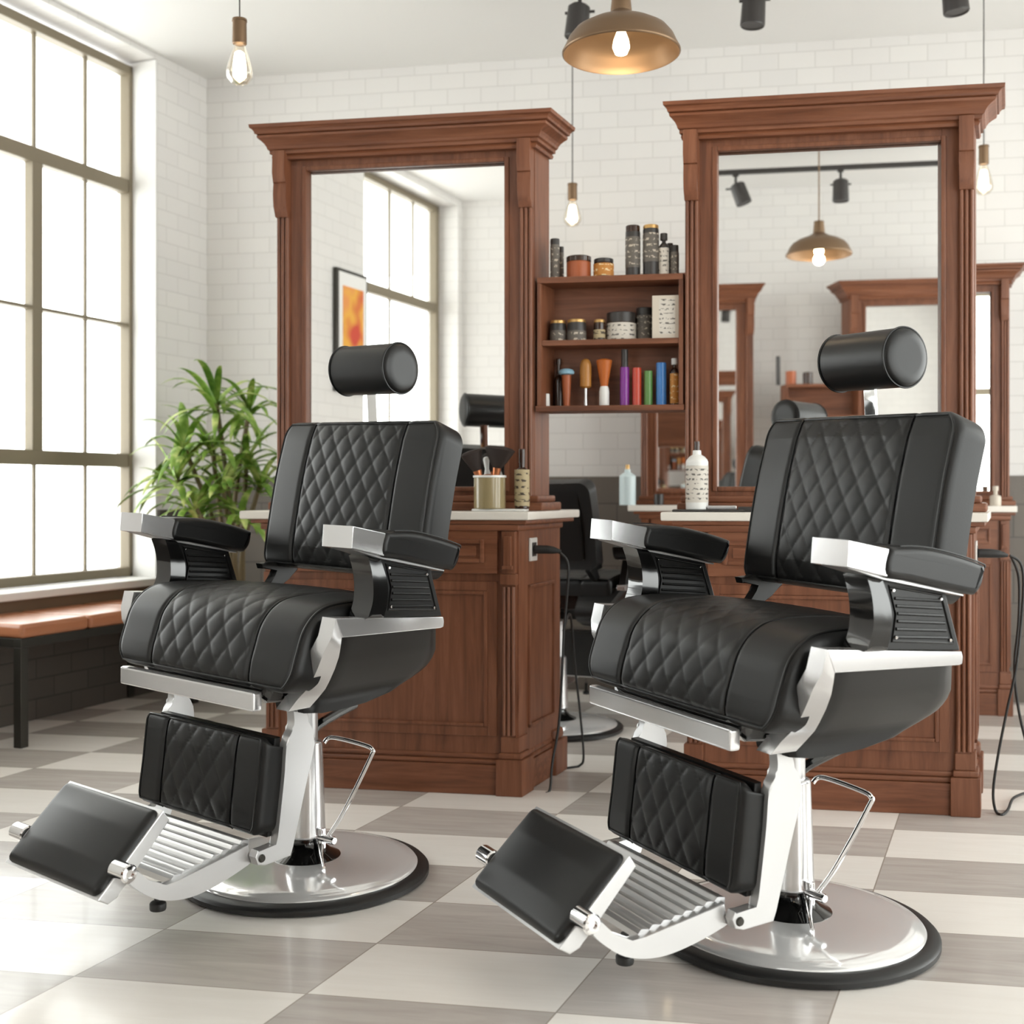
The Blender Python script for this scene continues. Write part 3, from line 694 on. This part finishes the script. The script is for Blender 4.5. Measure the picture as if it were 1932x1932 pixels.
def pendant(label, c, R):
    o = thing('pendant_lamp', label, 'lamp', c, 0); k = R/.178
    pr_ = [(.178, -.004), (.178, 0), (.168, .018), (.158, .040), (.140, .062), (.105, .082), (.062, .097), (.036, .112), (.030, .122)]
    bm = B(); P = [(r*k, z*k) for r, z in pr_]+[((r-.004)*k, (z-.003)*k) for r, z in pr_[::-1]]
    seg = 56; rings = [[bm.verts.new((r*math.cos(2*PI*i/seg), r*math.sin(2*PI*i/seg), z)) for i in range(seg)] for r, z in P]
    for a, b in zip(rings, rings[1:]+rings[:1]):
        for i in range(seg): bm.faces.new((a[i], a[(i+1) % seg], b[(i+1) % seg], b[i]))
    build('lamp_shade', bm, brass, o, 60)
    bm = B(); lathe(bm, [(.03*k, .118*k), (.032*k, .125*k), (.027*k, .172*k), (.029*k, .175*k), (.027*k, .180*k), (.01*k, .185*k)], seg=28); build('lamp_cap', bm, brass, o)
    bm = B(); lathe(bm, [(.004, -.012*k), (.018*k, -.006*k), (.026*k, .014*k), (.022*k, .036*k), (.013*k, .06*k), (.012*k, .10*k)], seg=24); build('bulb', bm, bulb_warm, o)
    bm = B(); tube(bm, [(0, 0, .185*k), (0, 0, CEIL-c.z)], .004, 8); build('cord', bm, brass, o)
    l = bpy.data.lights.new('pendant_light', 'POINT'); l.energy = 2.2; l.color = (1, .78, .52); l.shadow_soft_size = .03
    lo = bpy.data.objects.new('pendant_light', l); C.objects.link(lo); lo.parent = o; lo.location = (0, 0, -.03*k)
pendant('brass dome pendant hanging between the mirrors at the top', at(1172, 98, 3.45), .175)
def track(label, P0, a, b, spots, drop=.002):
    o = thing('track_rail', label, 'track light', P0, WROT)
    bm = B(); box(bm, a, b, -.018, .018, CEIL-.028-drop, CEIL-drop, .003); build('rail', bm, tin, o)
    for x in ([a+.1, b-.1] if drop > .01 else []):
        bm = B(); box(bm, x-.01, x+.01, -.01, .01, CEIL-drop, CEIL-.001); build('hanger', bm, tin, o)
    for u, tilt, lab in spots:
        pos = P0+wd*u+Vector((0, 0, CEIL-.028-drop))
        t = thing('track_spotlight', lab, 'spotlight', pos, WROT, None)
        bm = B(); lathe(bm, [(.02, 0), (.02, -.012), (.008, -.016), (.008, -.055)], seg=20); build('stem', bm, tin, t)
        bm = B(); lathe(bm, [(.034, .02), (.046, .03), (.05, .15), (.047, .155), (.042, .150)], seg=32)
        R = Matrix.Rotation(PI, 4, 'X') @ Matrix.Rotation(tilt, 4, 'Y')
        for v in bm.verts: v.co = R @ v.co+Vector((0, 0, -.04))
        build('lamp_head', bm, tin, t)
        bm = B(); lathe(bm, [(.006, -.062), (.006, .062)], c=(0, 0, -.09), seg=12, axis='x'); build('pivot', bm, tin, t)
    return o
TP = at(1422, 40, 4.72); TP.z = 0
us = [on_line(TP, wd, q) for q in (1094, 1424, 1797)]
track('black lighting track along the ceiling above the stations', TP, -.85, 1.6, [(us[0], -.10, 'black spotlight above the brass pendant'), (us[1], -.06, 'black spotlight at the top, right of the brass pendant'), (us[2], .1, 'black spotlight at the top right corner')])
# reflected pendant and track
VP = at(1545, 480, 6.4); RP = refl(Vector((VP.x, VP.y, 0))); pendant('brass dome pendant reflected in the right mirror', Vector((RP.x, RP.y, VP.z)), .178)
VT = at(1568, 300, 7.2); RT = refl(Vector((VT.x, VT.y, 0)))
uv = [on_line(VT, wd, q) for q in (1388, 1586)]
track('black lighting track reflected in the right mirror', RT, -1.6, 1.6, [(uv[0], .35, 'left spotlight reflected in the right mirror'), (uv[1], 0, 'right spotlight reflected in the right mirror')], .10)

# ------------------------------------------------------------------ bench and plant
b0 = Vector((-1.84, 4.37, 0))
bn = thing('bench', 'tan leather bench on dark steel legs under the window', 'bench', b0, DROT)
zs_ = .41
bm = B(); box(bm, -.02, 1.02, -.02, .02, zs_-.035, zs_, .003); box(bm, -.02, 1.02, .35, .39, zs_-.035, zs_, .003)
box(bm, -.02, .02, .02, .35, zs_-.035, zs_, .003); box(bm, .98, 1.02, .02, .35, zs_-.035, zs_, .003); build('frame', bm, steel_dark, bn)
for x in (0, 1.0):
    for y in (0, .37):
        bm = B(); box(bm, x-.019, x+.019, y-.019, y+.019, 0, zs_-.035, .003); build('leg', bm, steel_dark, bn)
for k in range(3):
    bm = B(); box(bm, -.025+k*.35, -.025+(k+1)*.35-.003, -.03, .40, zs_, zs_+.055, .018, 4); build('cushion', bm, tan, bn)

def leaf(bm, P, az, el, ln, w, droop):
    p = Vector(P); d = Vector((math.cos(az)*math.cos(el), math.sin(az)*math.cos(el), math.sin(el))); n = 9; last = None
    side = Vector((-math.sin(az), math.cos(az), 0))
    for i in range(n+1):
        t = i/n; ww = w*(math.sin(PI*min(1, .12+.88*t))**.75)*(1 if t < .97 else .2)
        up = side.cross(d).normalized()
        row = [bm.verts.new(p-side*ww), bm.verts.new(p-up*ww*.35), bm.verts.new(p+side*ww)]
        if last:
            bm.faces.new((last[0], last[1], row[1], row[0])); bm.faces.new((last[1], last[2], row[2], row[1]))
        last = row; p = p+d*(ln/n); d = (d+Vector((0, 0, -droop/n*(.5+t)))).normalized()
PP = Vector((-1.29, 5.5, 0))
pl = thing('potted_plant', 'leafy green dracaena with arching leaves in the corner behind the left chair', 'plant', PP, 0)
bm = B(); lathe(bm, [(.10, 0), (.12, .02), (.145, .30), (.155, .31), (.155, .34), (.14, .34), (.135, .30)], seg=40); build('pot', bm, m_pot, pl)
bm = B(); lathe(bm, [(.136, .29), (.136, .305), (.02, .31)], seg=32); build('soil', bm, m_soil, pl)
ros = [((408, 760), .34, 20), ((470, 775), .27, 16), ((350, 850), .3, 16), ((400, 840), .3, 16), ((465, 870), .29, 16), ((335, 905), .32, 18), ((420, 915), .32, 18), ((490, 915), .28, 14), ((370, 960), .32, 16), ((450, 970), .28, 14)]
bs, bf = B(), B()
for i, ((px, py), ln, n) in enumerate(ros):
    Y = 5.36+(i % 3-1)*.12 if px > 380 else 5.12
    top = at(px, py, Y)-PP
    base = Vector((random.uniform(-.05, .05), random.uniform(-.05, .05), .29))
    mid = base.lerp(top, .55)+Vector(((base.x-top.x)*.25, 0, 0))
    tube(bs, smooth_path([base, mid, top], 6), .011, 8)
    for k in range(n):
        az = 2*PI*k/n+random.uniform(-.3, .3); el = random.uniform(-.1, 1.25)
        leaf(bf, top+Vector((0, 0, random.uniform(-.05, .01))), az, el, ln*random.uniform(.75, 1.15), random.uniform(.014, .023), random.uniform(1.2, 2.6))
for v in bf.verts:                                    # leaves bend where they meet the walls
    for nrm in (Vector((.9197, -.3925, 0)), nn):
        q = (PP+v.co-CO).dot(nrm)
        if q < .03: v.co += nrm*(.03-q)
build('stem', bs, stemm, pl); build('foliage', bf, leafm, pl, 80)
# ------------------------------------------------------------------ barber chair
ROLL = .024
def cx(c): return Vector((c.x, -c.y, c.z-ROLL*c.x))
def c0(c): return Vector((c.x, -c.y, c.z))
def K(name, bm, m, parent, ang=35): return build(name, bm, m, parent, ang, cx)
def resample(pts, n):
    P = smooth_path([(0, a, b) for a, b in pts], 16); d = [0]
    for a, b in zip(P, P[1:]): d.append(d[-1]+(b-a).length)
    out = []; j = 0
    for i in range(n):
        t = d[-1]*i/(n-1)
        while j < len(d)-2 and d[j+1] < t: j += 1
        f = (t-d[j])/max(1e-9, d[j+1]-d[j]); out.append(P[j].lerp(P[j+1], f))
    return out, d[-1]
def pad(path, W, thick, r=.03, rc=(.04, .04), crown=.01, q=None, seam=None, nu=150, nv=150, depth=.0042, fade=None, sgn=1):
    """cushion: surface over a (f,z) path, quilted with diamonds between its two seams; returns bmesh and a surface function"""
    P, Ln = resample(path, nv)
    Nn = []
    for i in range(nv):
        t = P[min(i+1, nv-1)]-P[max(i-1, 0)]; Nn.append(Vector((0, -t.z, t.y)).normalized()*sgn)
    def half(l):
        w = W
        for dist, R in ((l, rc[0]), (Ln-l, rc[1])):
            if R > 0 and dist < R: w = min(w, W-R+math.sqrt(max(0, R*R-(R-dist)**2)))
        return w
    def edge_drop(e):
        if e >= r: return 0
        t = 1-max(e, 0)/r
        return r*(1-math.sqrt(max(0, 1-t*t)))
    def hgt(s, l, w):
        e = min(w-abs(s), l*1.0, Ln-l)
        h = -edge_drop(e)+crown*(1-(s/W)**2)*min(1, min(l, Ln-l)/.06)
        if seam:
            ds = abs(abs(s)-seam)
            h -= .006*math.exp(-(ds/.006)**2)
            if q and abs(s) < seam:
                a, b = s/q[0]+l/q[1], s/q[0]-l/q[1]
                fa, fb = abs(math.sin(PI*a)), abs(math.sin(PI*b))
                k = min(1, (seam-abs(s))/.012)*min(1, min(l, Ln-l)/.03)
                if fade: k *= fade(l/Ln)
                h += depth*((fa*fb)**.27-.9)*k
        return h
    def surf(s, l):
        i = max(0, min(nv-1.001, l/Ln*(nv-1))); j = int(i); f = i-j
        return P[j].lerp(P[j+1], f), Nn[j].lerp(Nn[j+1], f)
    def pt(s, l, lift=0):
        p, n = surf(s, l); return Vector((s, p.y, p.z))+n*(hgt(s, l, half(l))+lift)
    bm = B(); G = []
    cosd = [-math.cos(PI*k/(nu-1)) for k in range(nu)]
    us = [.55*(2*k/(nu-1)-1)+.45*cosd[k] for k in range(nu)]
    for i in range(nv):
        l = Ln*(.6*(i/(nv-1))+.4*(.5-.5*math.cos(PI*i/(nv-1)))); w = half(l); p, n = surf(0, l)
        G.append([bm.verts.new(Vector((u*w, p.y, p.z))+n*hgt(u*w, l, w)) for u in us])
    for a, b in zip(G, G[1:]):
        for k in range(nu-1): bm.faces.new((a[k], a[k+1], b[k+1], b[k]))
    bot = []
    for i in range(nv):
        l = Ln*(.6*(i/(nv-1))+.4*(.5-.5*math.cos(PI*i/(nv-1)))); p, n = surf(0, l)
        bot.append((n, l))
    def low(v, n): return bm.verts.new(v.co-n*thick)
    lf = [low(G[i][0], bot[i][0]) for i in range(nv)]; rt = [low(G[i][-1], bot[i][0]) for i in range(nv)]
    tp = [lf[0]]+[low(v, bot[0][0]) for v in G[0][1:-1]]+[rt[0]]; bt = [lf[-1]]+[low(v, bot[-1][0]) for v in G[-1][1:-1]]+[rt[-1]]
    for i in range(nv-1):
        bm.faces.new((G[i][0], G[i+1][0], lf[i+1], lf[i])); bm.faces.new((G[i+1][-1], G[i][-1], rt[i], rt[i+1])); bm.faces.new((lf[i], lf[i+1], rt[i+1], rt[i]))
    for k in range(nu-1):
        bm.faces.new((G[0][k+1], G[0][k], tp[k], tp[k+1])); bm.faces.new((G[-1][k], G[-1][k+1], bt[k+1], bt[k]))
    bm.faces.new(tp[::-1]); bm.faces.new(bt)
    return bm, pt, half, Ln
def seams(pt, half, Ln, seam, parent, r=.0024, border=None, nm='piping'):
    for s in (-seam, seam):
        bm = B(); tube(bm, [pt(s, Ln*(.015+.97*i/60), .0035) for i in range(61)], r, 6); K(nm, bm, leather2, parent)
    if border is not None:
        pts = []; e = border
        n = 60
        for i in range(n+1): l = e+(Ln-2*e)*i/n; pts.append(pt(half(l)-e, l, .001))
        for i in range(1, 40): t = i/40; l = Ln-e; w = half(l)-e; pts.append(pt(w*(1-2*t), l, .001))
        for i in range(n+1): l = Ln-e-(Ln-2*e)*i/n; pts.append(pt(-half(l)+e, l, .001))
        for i in range(1, 40): t = i/40; l = e; w = half(l)-e; pts.append(pt(-w*(1-2*t), l, .001))
        bm = B(); tube(bm, pts, r*1.15, 6, closed=True); K(nm, bm, leather2, parent)

def make_chair(loc, theta, label):
    ch = thing('barber_chair', label, 'chair', loc, -theta, None)
    # base
    bm = B(); lathe(bm, [(.300, 0), (.309, .004), (.309, .014), (.302, .021), (.28, .025)], seg=96); build('rubber_ring', bm, rubber, ch, 40, c0)
    bm = B(); lathe(bm, [(.280, .012), (.280, .026), (.275, .031), (.266, .032), (.262, .0345), (.24, .039), (.2, .043), (.14, .046), (.09, .048), (.05, .05)], seg=96); build('base_plate', bm, satin_base, ch, 40, c0)
    bm = B(); lathe(bm, [(.088, .046), (.086, .05), (.062, .062), (.045, .078), (.040, .09), (.039, .12)], seg=48); build('piston_with_reflection', bm, gloss, ch, 60, c0)  # lower column; its black and flare stand in for a dark reflection in chrome
    bm = B(); lathe(bm, [(.0475, .098), (.0505, .10), (.0505, .106), (.0485, .12), (.042, .33), (.040, .334), (.034, .338)], seg=56); build('hydraulic_column', bm, bright_trim, ch, 60, c0)
    bm = B(); lathe(bm, [(.030, .335), (.030, .50)], seg=32); build('column_top', bm, satin, ch, 60, c0)
    # pump lever: bent chrome rod plus its pivot
    bm = B(); tube(bm, smooth_path([(.045, -.02, .332), (.06, -.035, .345), (.15, -.055, .335), (.175, -.06, .325), (.172, -.055, .305), (.115, -.02, .17), (.078, .0, .105)], 8), .0055, 10); build('pump_lever', bm, chrome, ch, 60, c0)
    bm = B(); lathe(bm, [(.008, -.03), (.010, -.025), (.010, .022), (.008, .026)], c=(.078, .0, .102), seg=16, axis='x'); box(bm, .05, .066, -.008, .008, .075, .125, .003)
    build('lever_pivot', bm, chrome, ch, 40, c0)
    bm = B(); tube(bm, [(.065, .01, .085), (.09, .03, .068), (.125, .055, .055)], .004, 8, radii=[.009, .0045, .004]); build('release_pedal', bm, chrome, ch, 60, c0)
    bm = B(); tube(bm, smooth_path([(.0, .02, .32), (.0, -.03, .362), (.0, -.10, .385), (.0, -.17, .402)], 6), .012, 10); K('recline_lever', bm, gloss, ch)
    # seat
    base = [(-.08, .67), (.26, .69), (.305, .62), (.322, .555), (.315, .52), (.29, .497), (.20, .488), (.06, .50), (-.06, .56)]
    bm = B(); prism(bm, base, -.295, .295, 'sfz', .02, 3)
    for v in bm.verts: v.co.x *= 1-.30*min(1, max(0, (.66-v.co.z)/.15))**1.1
    K('seat_base', bm, gloss, ch)
    sp = [(-.115, .70), (-.04, .711), (.08, .722), (.19, .722), (.25, .708), (.29, .672), (.312, .62), (.328, .57), (.334, .535)]
    bm, pt, hf, Ln = pad(sp, .326, .05, .026, (.02, .06), .008, (.064, .088), .178, 170, 170, sgn=1, fade=lambda t: .35+.65*min(1, max(0, (t-.38)/.2)))
    sc = K('seat_cushion', bm, leather, ch, 50); seams(pt, hf, Ln, .178, sc, border=.012)
    # black side pods and chrome bands
    sz = lambda z: .385-.115*min(1, max(0, (.665-z)/.16))**1.3
    pback = [(.660, -.084), (.646, -.086), (.603, -.115), (.585, -.129), (.565, -.137), (.55, -.1385), (.536, -.136), (.524, -.126), (.512, -.112), (.499, -.082), (.487, -.049), (.474, .033), (.470, .104)]
    pfront = [(.660, .25), (.646, .243), (.603, .232), (.585, .226), (.565, .222), (.55, .22), (.536, .22), (.524, .222), (.512, .226), (.499, .232), (.487, .236), (.474, .232), (.470, .20)]
    bout = [(.263, .70), (.274, .66), (.281, .63), (.275, .59), (.268, .558), (.268, .538), (.276, .514), (.294, .490)]
    binn = [(.243, .657), (.236, .635), (.2265, .61), (.218, .58), (.211, .55), (.207, .53), (.210, .508), (.232, .490)]
    for sg in (-1, 1):
        bm = B(); rows = []
        for (z, f0), (_, f1) in zip(pback, pfront):
            so = sz(z)-.006
            row = [(.16, f0)]+[(so-.012*(1-min(1, t*9, (1-t)*9))**2, f0+(f1-f0)*t) for t in [q/20 for q in range(21)]]+[(.16, f1)]
            rows.append([bm.verts.new((sg*a, f, z)) for a, f in row])
        for a, b in zip(rows, rows[1:]):
            for k in range(len(a)-1): bm.faces.new((a[k], a[k+1], b[k+1], b[k]))
        bm.faces.new(rows[0]); bm.faces.new(rows[-1][::-1])
        K('side_pod', bm, shellm, ch, 50)
        bm = B(); prism(bm, [(.263, .70), (-.083, .674), (-.087, .662), (-.085, .650), (-.076, .648), (.243, .657)], sg*.345, sg*.386, 'sfz', .002, 2)
        rows = []
        for (fo, zo), (fi, zi) in zip(bout, binn):
            rows.append([bm.verts.new(p) for p in ((sg*(sz(zi)+.001), fi, zi), (sg*(sz(zo)+.001), fo, zo), (sg*(sz(zo)-.04), fo, zo), (sg*(sz(zi)-.04), fi, zi))])
        for a, b in zip(rows, rows[1:]):
            for k in range(4): bm.faces.new((a[k], a[(k+1) % 4], b[(k+1) % 4], b[k]))
        bm.faces.new(rows[0]); bm.faces.new(rows[-1][::-1])
        K('side_band', bm, bright_trim, ch, 30)
        # armrest support
        pil = smooth_path([(0, .178, .832), (0, .166, .80), (0, .160, .765), (0, .162, .727), (0, .178, .69)], 5)
        pib = smooth_path([(0, .140, .826), (0, .121, .785), (0, .114, .755), (0, .117, .72), (0, .128, .688)], 5)
        poly = [(p.y, p.z) for p in pil]+[(p.y, p.z) for p in pib[::-1]]
        bm = B(); prism(bm, poly, sg*.336, sg*.396, 'sfz', .012, 4); K('arm_post', bm, gloss, ch, 60)
        bm = B(); prism(bm, [(.145, .828), (.13, .80), (.118, .755), (.122, .72), (.13, .69), (-.079, .676), (-.037, .795)], sg*.352, sg*.386, 'sfz', .003); ap = K('arm_panel', bm, shellm, ch)
        bm = B()
        for fc in (.386, .352):
            o_ = .0035 if fc > .37 else -.0035
            cn = [(.112, .808), (.094, .755), (.104, .706), (-.058, .692), (-.026, .785)]
            tube(bm, [(sg*fc, a, b) for a, b in cn], .003, 6, closed=True)
            for k in range(6):
                t = (k+1)/7; z = .695+.1*t
                f0 = .088+.012*abs(t-.5)*2; f1 = -.046+.026*t
                tube(bm, [(sg*(fc), f0, z+.004), (sg*(fc), f1, z-.006)], .0034, 6)
        K('ribs', bm, leather2, ap)
        for f, z in ((.102, .80), (.094, .712), (-.05, .698), (-.024, .778)):
            for fc in (.389, .349):
                bm = B(); lathe(bm, [(.0022, -.0015), (.0034, 0), (.0022, .0015)], c=(sg*fc, f, z), seg=12, axis='x'); K('screw', bm, chrome, ap)
        # armrest
        ap_ = [(.152, .879), (.125, .884), (.06, .881), (-.02, .866), (-.09, .847), (-.1, .838), (-.094, .808), (-.078, .790), (-.06, .789), (.03, .806), (.10, .820), (.160, .833)]
        ap_ = [(p.y, p.z) for p in smooth_path([(0, a, b) for a, b in ap_], 4, True)]
        bm = B(); puffy(bm, ap_, sg*.326, sg*.430, .014)
        arm = K('armrest_pad', bm, leather2, ch, 60)
        bm = B(); tube(bm, [(sg*.4255, a, b+.0005) for a, b in ap_[4:21]], .0018, 6); K('piping', bm, leather2, arm)
        cap = [(.248, .898), (.150, .880), (.154, .830), (.252, .851)]
        bm = B(); prism(bm, cap, sg*.331, sg*.424, 'sfz', .0018, 2); K('armrest_tip', bm, bright_trim, ch, 30)
        bm = B(); prism(bm, [(.245, .851), (.15, .831), (-.06, .788), (-.06, .784), (.15, .824), (.235, .846)], sg*.345, sg*.41, 'sfz', .001); K('armrest_plate', bm, satin, ch)
        # back hinge bracket
        hb_ = [(-.10, .765), (-.17, .765), (-.185, .74), (-.15, .715), (-.11, .69), (-.06, .67), (-.075, .70), (-.105, .725), (-.115, .745), (-.06, .748), (-.055, .762)]
        bm = B(); prism(bm, hb_, sg*.235, sg*.262, 'sfz', .004); K('hinge_bracket', bm, shellm, ch)
        # leg rest strut
        st = smooth_path([(0, .252, .51), (0, .243, .468), (0, .245, .44), (0, .264, .405), (0, .272, .33), (0, .292, .19)], 5)
        st2 = smooth_path([(0, .204, .51), (0, .206, .46), (0, .19, .43), (0, .182, .395), (0, .21, .3), (0, .252, .158)], 5)
        poly = [(p.y, p.z) for p in st]+[(.345, .192), (.352, .178), (.345, .160), (.325, .154)]+[(p.y, p.z) for p in st2[::-1]]
        bm = B(); prism(bm, poly, sg*.208, sg*.232, 'sfz', .003); sk = K('leg_strut', bm, satin, ch)
        bm = B(); lathe(bm, [(.007, -.003), (.009, 0), (.007, .003)], c=(sg*.233, .335, .173), seg=20, axis='x'); K('pivot_bolt', bm, steel_dark, sk)
        # platform side rail
        rail = smooth_path([(0, .34, .160), (0, .42, .138), (0, .50, .128), (0, .575, .143), (0, .635, .185), (0, .655, .215)], 5)
        rt_ = [(.648, .232), (.63, .222), (.60, .185), (.56, .166), (.53, .170), (.35, .202)]
        bm = B(); prism(bm, [(p.y, p.z) for p in rail]+rt_, sg*.186, sg*.206, 'sfz', .003); K('platform_rail', bm, satin, ch)
        bm = B(); lathe(bm, [(.016, -.025), (.019, -.022), (.019, .022), (.016, .025), (.009, .026), (.009, .022)], c=(sg*.187, .648, .215), seg=28, axis='x'); K('roller', bm, chrome, ch)
    bm = B(); box(bm, -.285, .215, .318, .344, .487, .53, .006); K('front_band', bm, bright_trim, ch)
    # backrest
    bp = [(-.103, .752), (-.107, .80), (-.125, .90), (-.147, 1.0), (-.170, 1.08), (-.192, 1.152)]
    bm, pt, hf, Ln = pad(bp[::-1], .296, .062, .024, (.055, .035), .012, (.058, .082), .170, 160, 170, sgn=1)
    bk = K('backrest', bm, leather, ch, 50); seams(pt, hf, Ln, .170, bk, border=.012)
    bm = B(); prism(bm, [(-.175, .79), (-.20, .79), (-.265, 1.10), (-.25, 1.13), (-.24, 1.10)], -.24, .24, 'sfz', .008); K('back_shell', bm, shellm, ch)
    # headrest
    hz, hf_ = 1.283, -.212
    bm = B(); Rh = .0655; Lh = .098
    lathe(bm, [(Rh*.55, -Lh-.012), (Rh*.85, -Lh-.009), (Rh*.97, -Lh-.003), (Rh, -Lh+.006), (Rh, Lh-.006), (Rh*.97, Lh+.003), (Rh*.85, Lh+.009), (Rh*.55, Lh+.012)], c=(.026, hf_, hz), seg=64, axis='x'); hd = K('headrest', bm, leather2, ch, 60)
    for sg in (-1, 1):
        bm = B(); tube(bm, [(.026+sg*(Lh), hf_+(Rh+.0005)*math.cos(2*PI*k/48), hz+(Rh+.0005)*math.sin(2*PI*k/48)) for k in range(48)], .0024, 6, closed=True); K('piping', bm, leather2, hd)
    bm = B(); prism(bm, [(-.238, 1.12), (-.246, 1.12), (-.238, 1.235), (-.230, 1.235)], -.017, .017, 'sfz', .0015); K('headrest_post', bm, chrome, ch)
    # calf pad
    cp = [(.305, .432), (.317, .415), (.323, .37), (.330, .31), (.339, .25), (.343, .214)]
    bm, pt, hf, Ln = pad(cp, .221, .036, .022, (.03, .03), .008, (.06, .086), .128, 110, 100, depth=.0052, sgn=1)
    cf = K('calf_pad', bm, leather, ch, 50); seams(pt, hf, Ln, .128, cf, border=.012)
    bm = B(); prism(bm, [(.28, .42), (.262, .42), (.27, .205), (.30, .205)], -.21, .21, 'sfz', .004); K('calf_board', bm, shellm, ch)
    # ridged foot platform
    bm = B(); nb = 8; pts = []
    for k in range(nb*8+1):
        t = k/(nb*8); f = .335+.20*t; z = .204-.034*t; ph = (k % 8)/8
        pts.append((f, z+.009*(ph if ph < .7 else (1-ph)/.3*.7)))
    poly = pts+[(.535, .158), (.335, .19)]
    prism(bm, poly, -.188, .188, 'sfz'); K('foot_platform', bm, satin, ch, 40)
    # flip pad with metal tray
    a, b = Vector((0, .552, .313)), Vector((0, .697, .175)); n = Vector((0, (a.z-b.z), (b.y-a.y))).normalized()
    ap2 = [(b+(a-b)*t+n*.005) for t in (0, .25, .5, .75, 1)]
    bm, pt, hf, Ln = pad([(p.y, p.z) for p in ap2[::-1]], .17, .016, .016, (.02, .02), .012, None, None, 60, 60, sgn=1); K('flip_pad', bm, leather2, ch, 50)
    a2, b2 = a-n*.009, b-n*.009
    poly = [(a2.y-.002, a2.z+.004), (b2.y+.004, b2.z-.002)]+[((b2-n*.022).y-.004, (b2-n*.022).z), ((b2.lerp(a2, .12)-n*.034).y, (b2.lerp(a2, .12)-n*.034).z), ((b2.lerp(a2, .25)-n*.028).y, (b2.lerp(a2, .25)-n*.028).z), ((b2.lerp(a2, .4)-n*.03).y, (b2.lerp(a2, .4)-n*.03).z), ((a2-n*.026).y, (a2-n*.026).z)]
    bm = B(); prism(bm, poly, -.174, .174, 'sfz', .003); K('flip_tray', bm, satin, ch)
    bm = B(); lathe(bm, [(.0165, .078), (.0175, .081), (.0175, .091), (.0155, .094), (.008, .098), (.008, .135)], c=(.10, .505, 0), seg=28); K('rubber_stop', bm, rubber, ch)
    return ch
LC = Vector(((577-CX)/FP*2.93, 2.93, 0)); RC = Vector(((1493-CX)/FP*2.55, 2.55, 0))
chair = make_chair(LC, math.radians(38), 'black quilted barber chair on the left, in front of the mirror showing a window')
g = None
c2 = place(dup(chair), RC, -math.radians(61.5), 'black quilted barber chair on the right, nearest to the camera', 'chair')
for k in KIDS(c2):
    if k.name.split('.')[0] not in ('rubber_ring', 'base_plate', 'piston_with_reflection', 'hydraulic_column', 'pump_lever', 'lever_pivot', 'release_pedal'): k.location.z = -.026 if k.name.startswith('headrest') else -.012
c3 = dup(chair, skip=('headrest', 'headrest_post'))
BCp = at(1052, 1368, 4.72); BCp.z = 0
place(c3, BCp, math.radians(150), 'dark barber chair seen from behind between the two stations', 'chair', scale=(.86, .86, .875))

# ------------------------------------------------------------------ groups of like things
GR = {'barber_chair': 'barber chairs', 'station_cabinet': 'station cabinets', 'worktop': 'station worktops', 'station_mirror': 'wood framed station mirrors',
      'edison_bulb': 'bare filament bulbs', 'pendant_lamp': 'brass pendants', 'track_spotlight': 'track spotlights', 'track_rail': 'lighting tracks',
      'power_outlet': 'outlets on the cabinet sides', 'extension_cord': 'cords on the cabinet sides', 'makeup_brush': 'brushes in the cup', 'wall_shelf': 'open wood shelves'}
for o in [q for q in C.objects if q.parent is None and 'label' in q and 'kind' not in q]:
    k = o.name.split('.')[0]; p = o.location
    if k in GR: o['group'] = GR[k]
    elif p.y > 3 and (p-on_shelf((su0+su1)/2*0+1150, .2, p.z)).length < .35 and k != 'wall_shelf':
        for z, nm in ((zt, 'goods on the top shelf'), (zm, 'goods on the middle shelf'), (zb, 'goods on the bottom shelf')):
            if abs(p.z-z) < .01: o['group'] = nm
    elif 'reflected shelf' in o['label']: o['group'] = 'goods on the reflected shelf'

# ------------------------------------------------------------------ daylight
w = bpy.data.worlds.new('sky'); bpy.context.scene.world = w; w.use_nodes = True
bg = w.node_tree.nodes['Background']; bg.inputs[0].default_value = (.975, .985, .978, 1); bg.inputs[1].default_value = 7.5
sc_ = bpy.context.scene
sc_.view_settings.view_transform = 'Standard'; sc_.view_settings.look = 'None'; sc_.view_settings.gamma = 1
sc_.view_settings.use_curve_mapping = False; sc_.view_settings.exposure = -0.06
sc_.cycles.max_bounces = 12; sc_.cycles.diffuse_bounces = 7; sc_.cycles.glossy_bounces = 6; sc_.cycles.transparent_max_bounces = 12
sc_.cycles.caustics_reflective = False; sc_.cycles.caustics_refractive = False; sc_.cycles.sample_clamp_indirect = 6
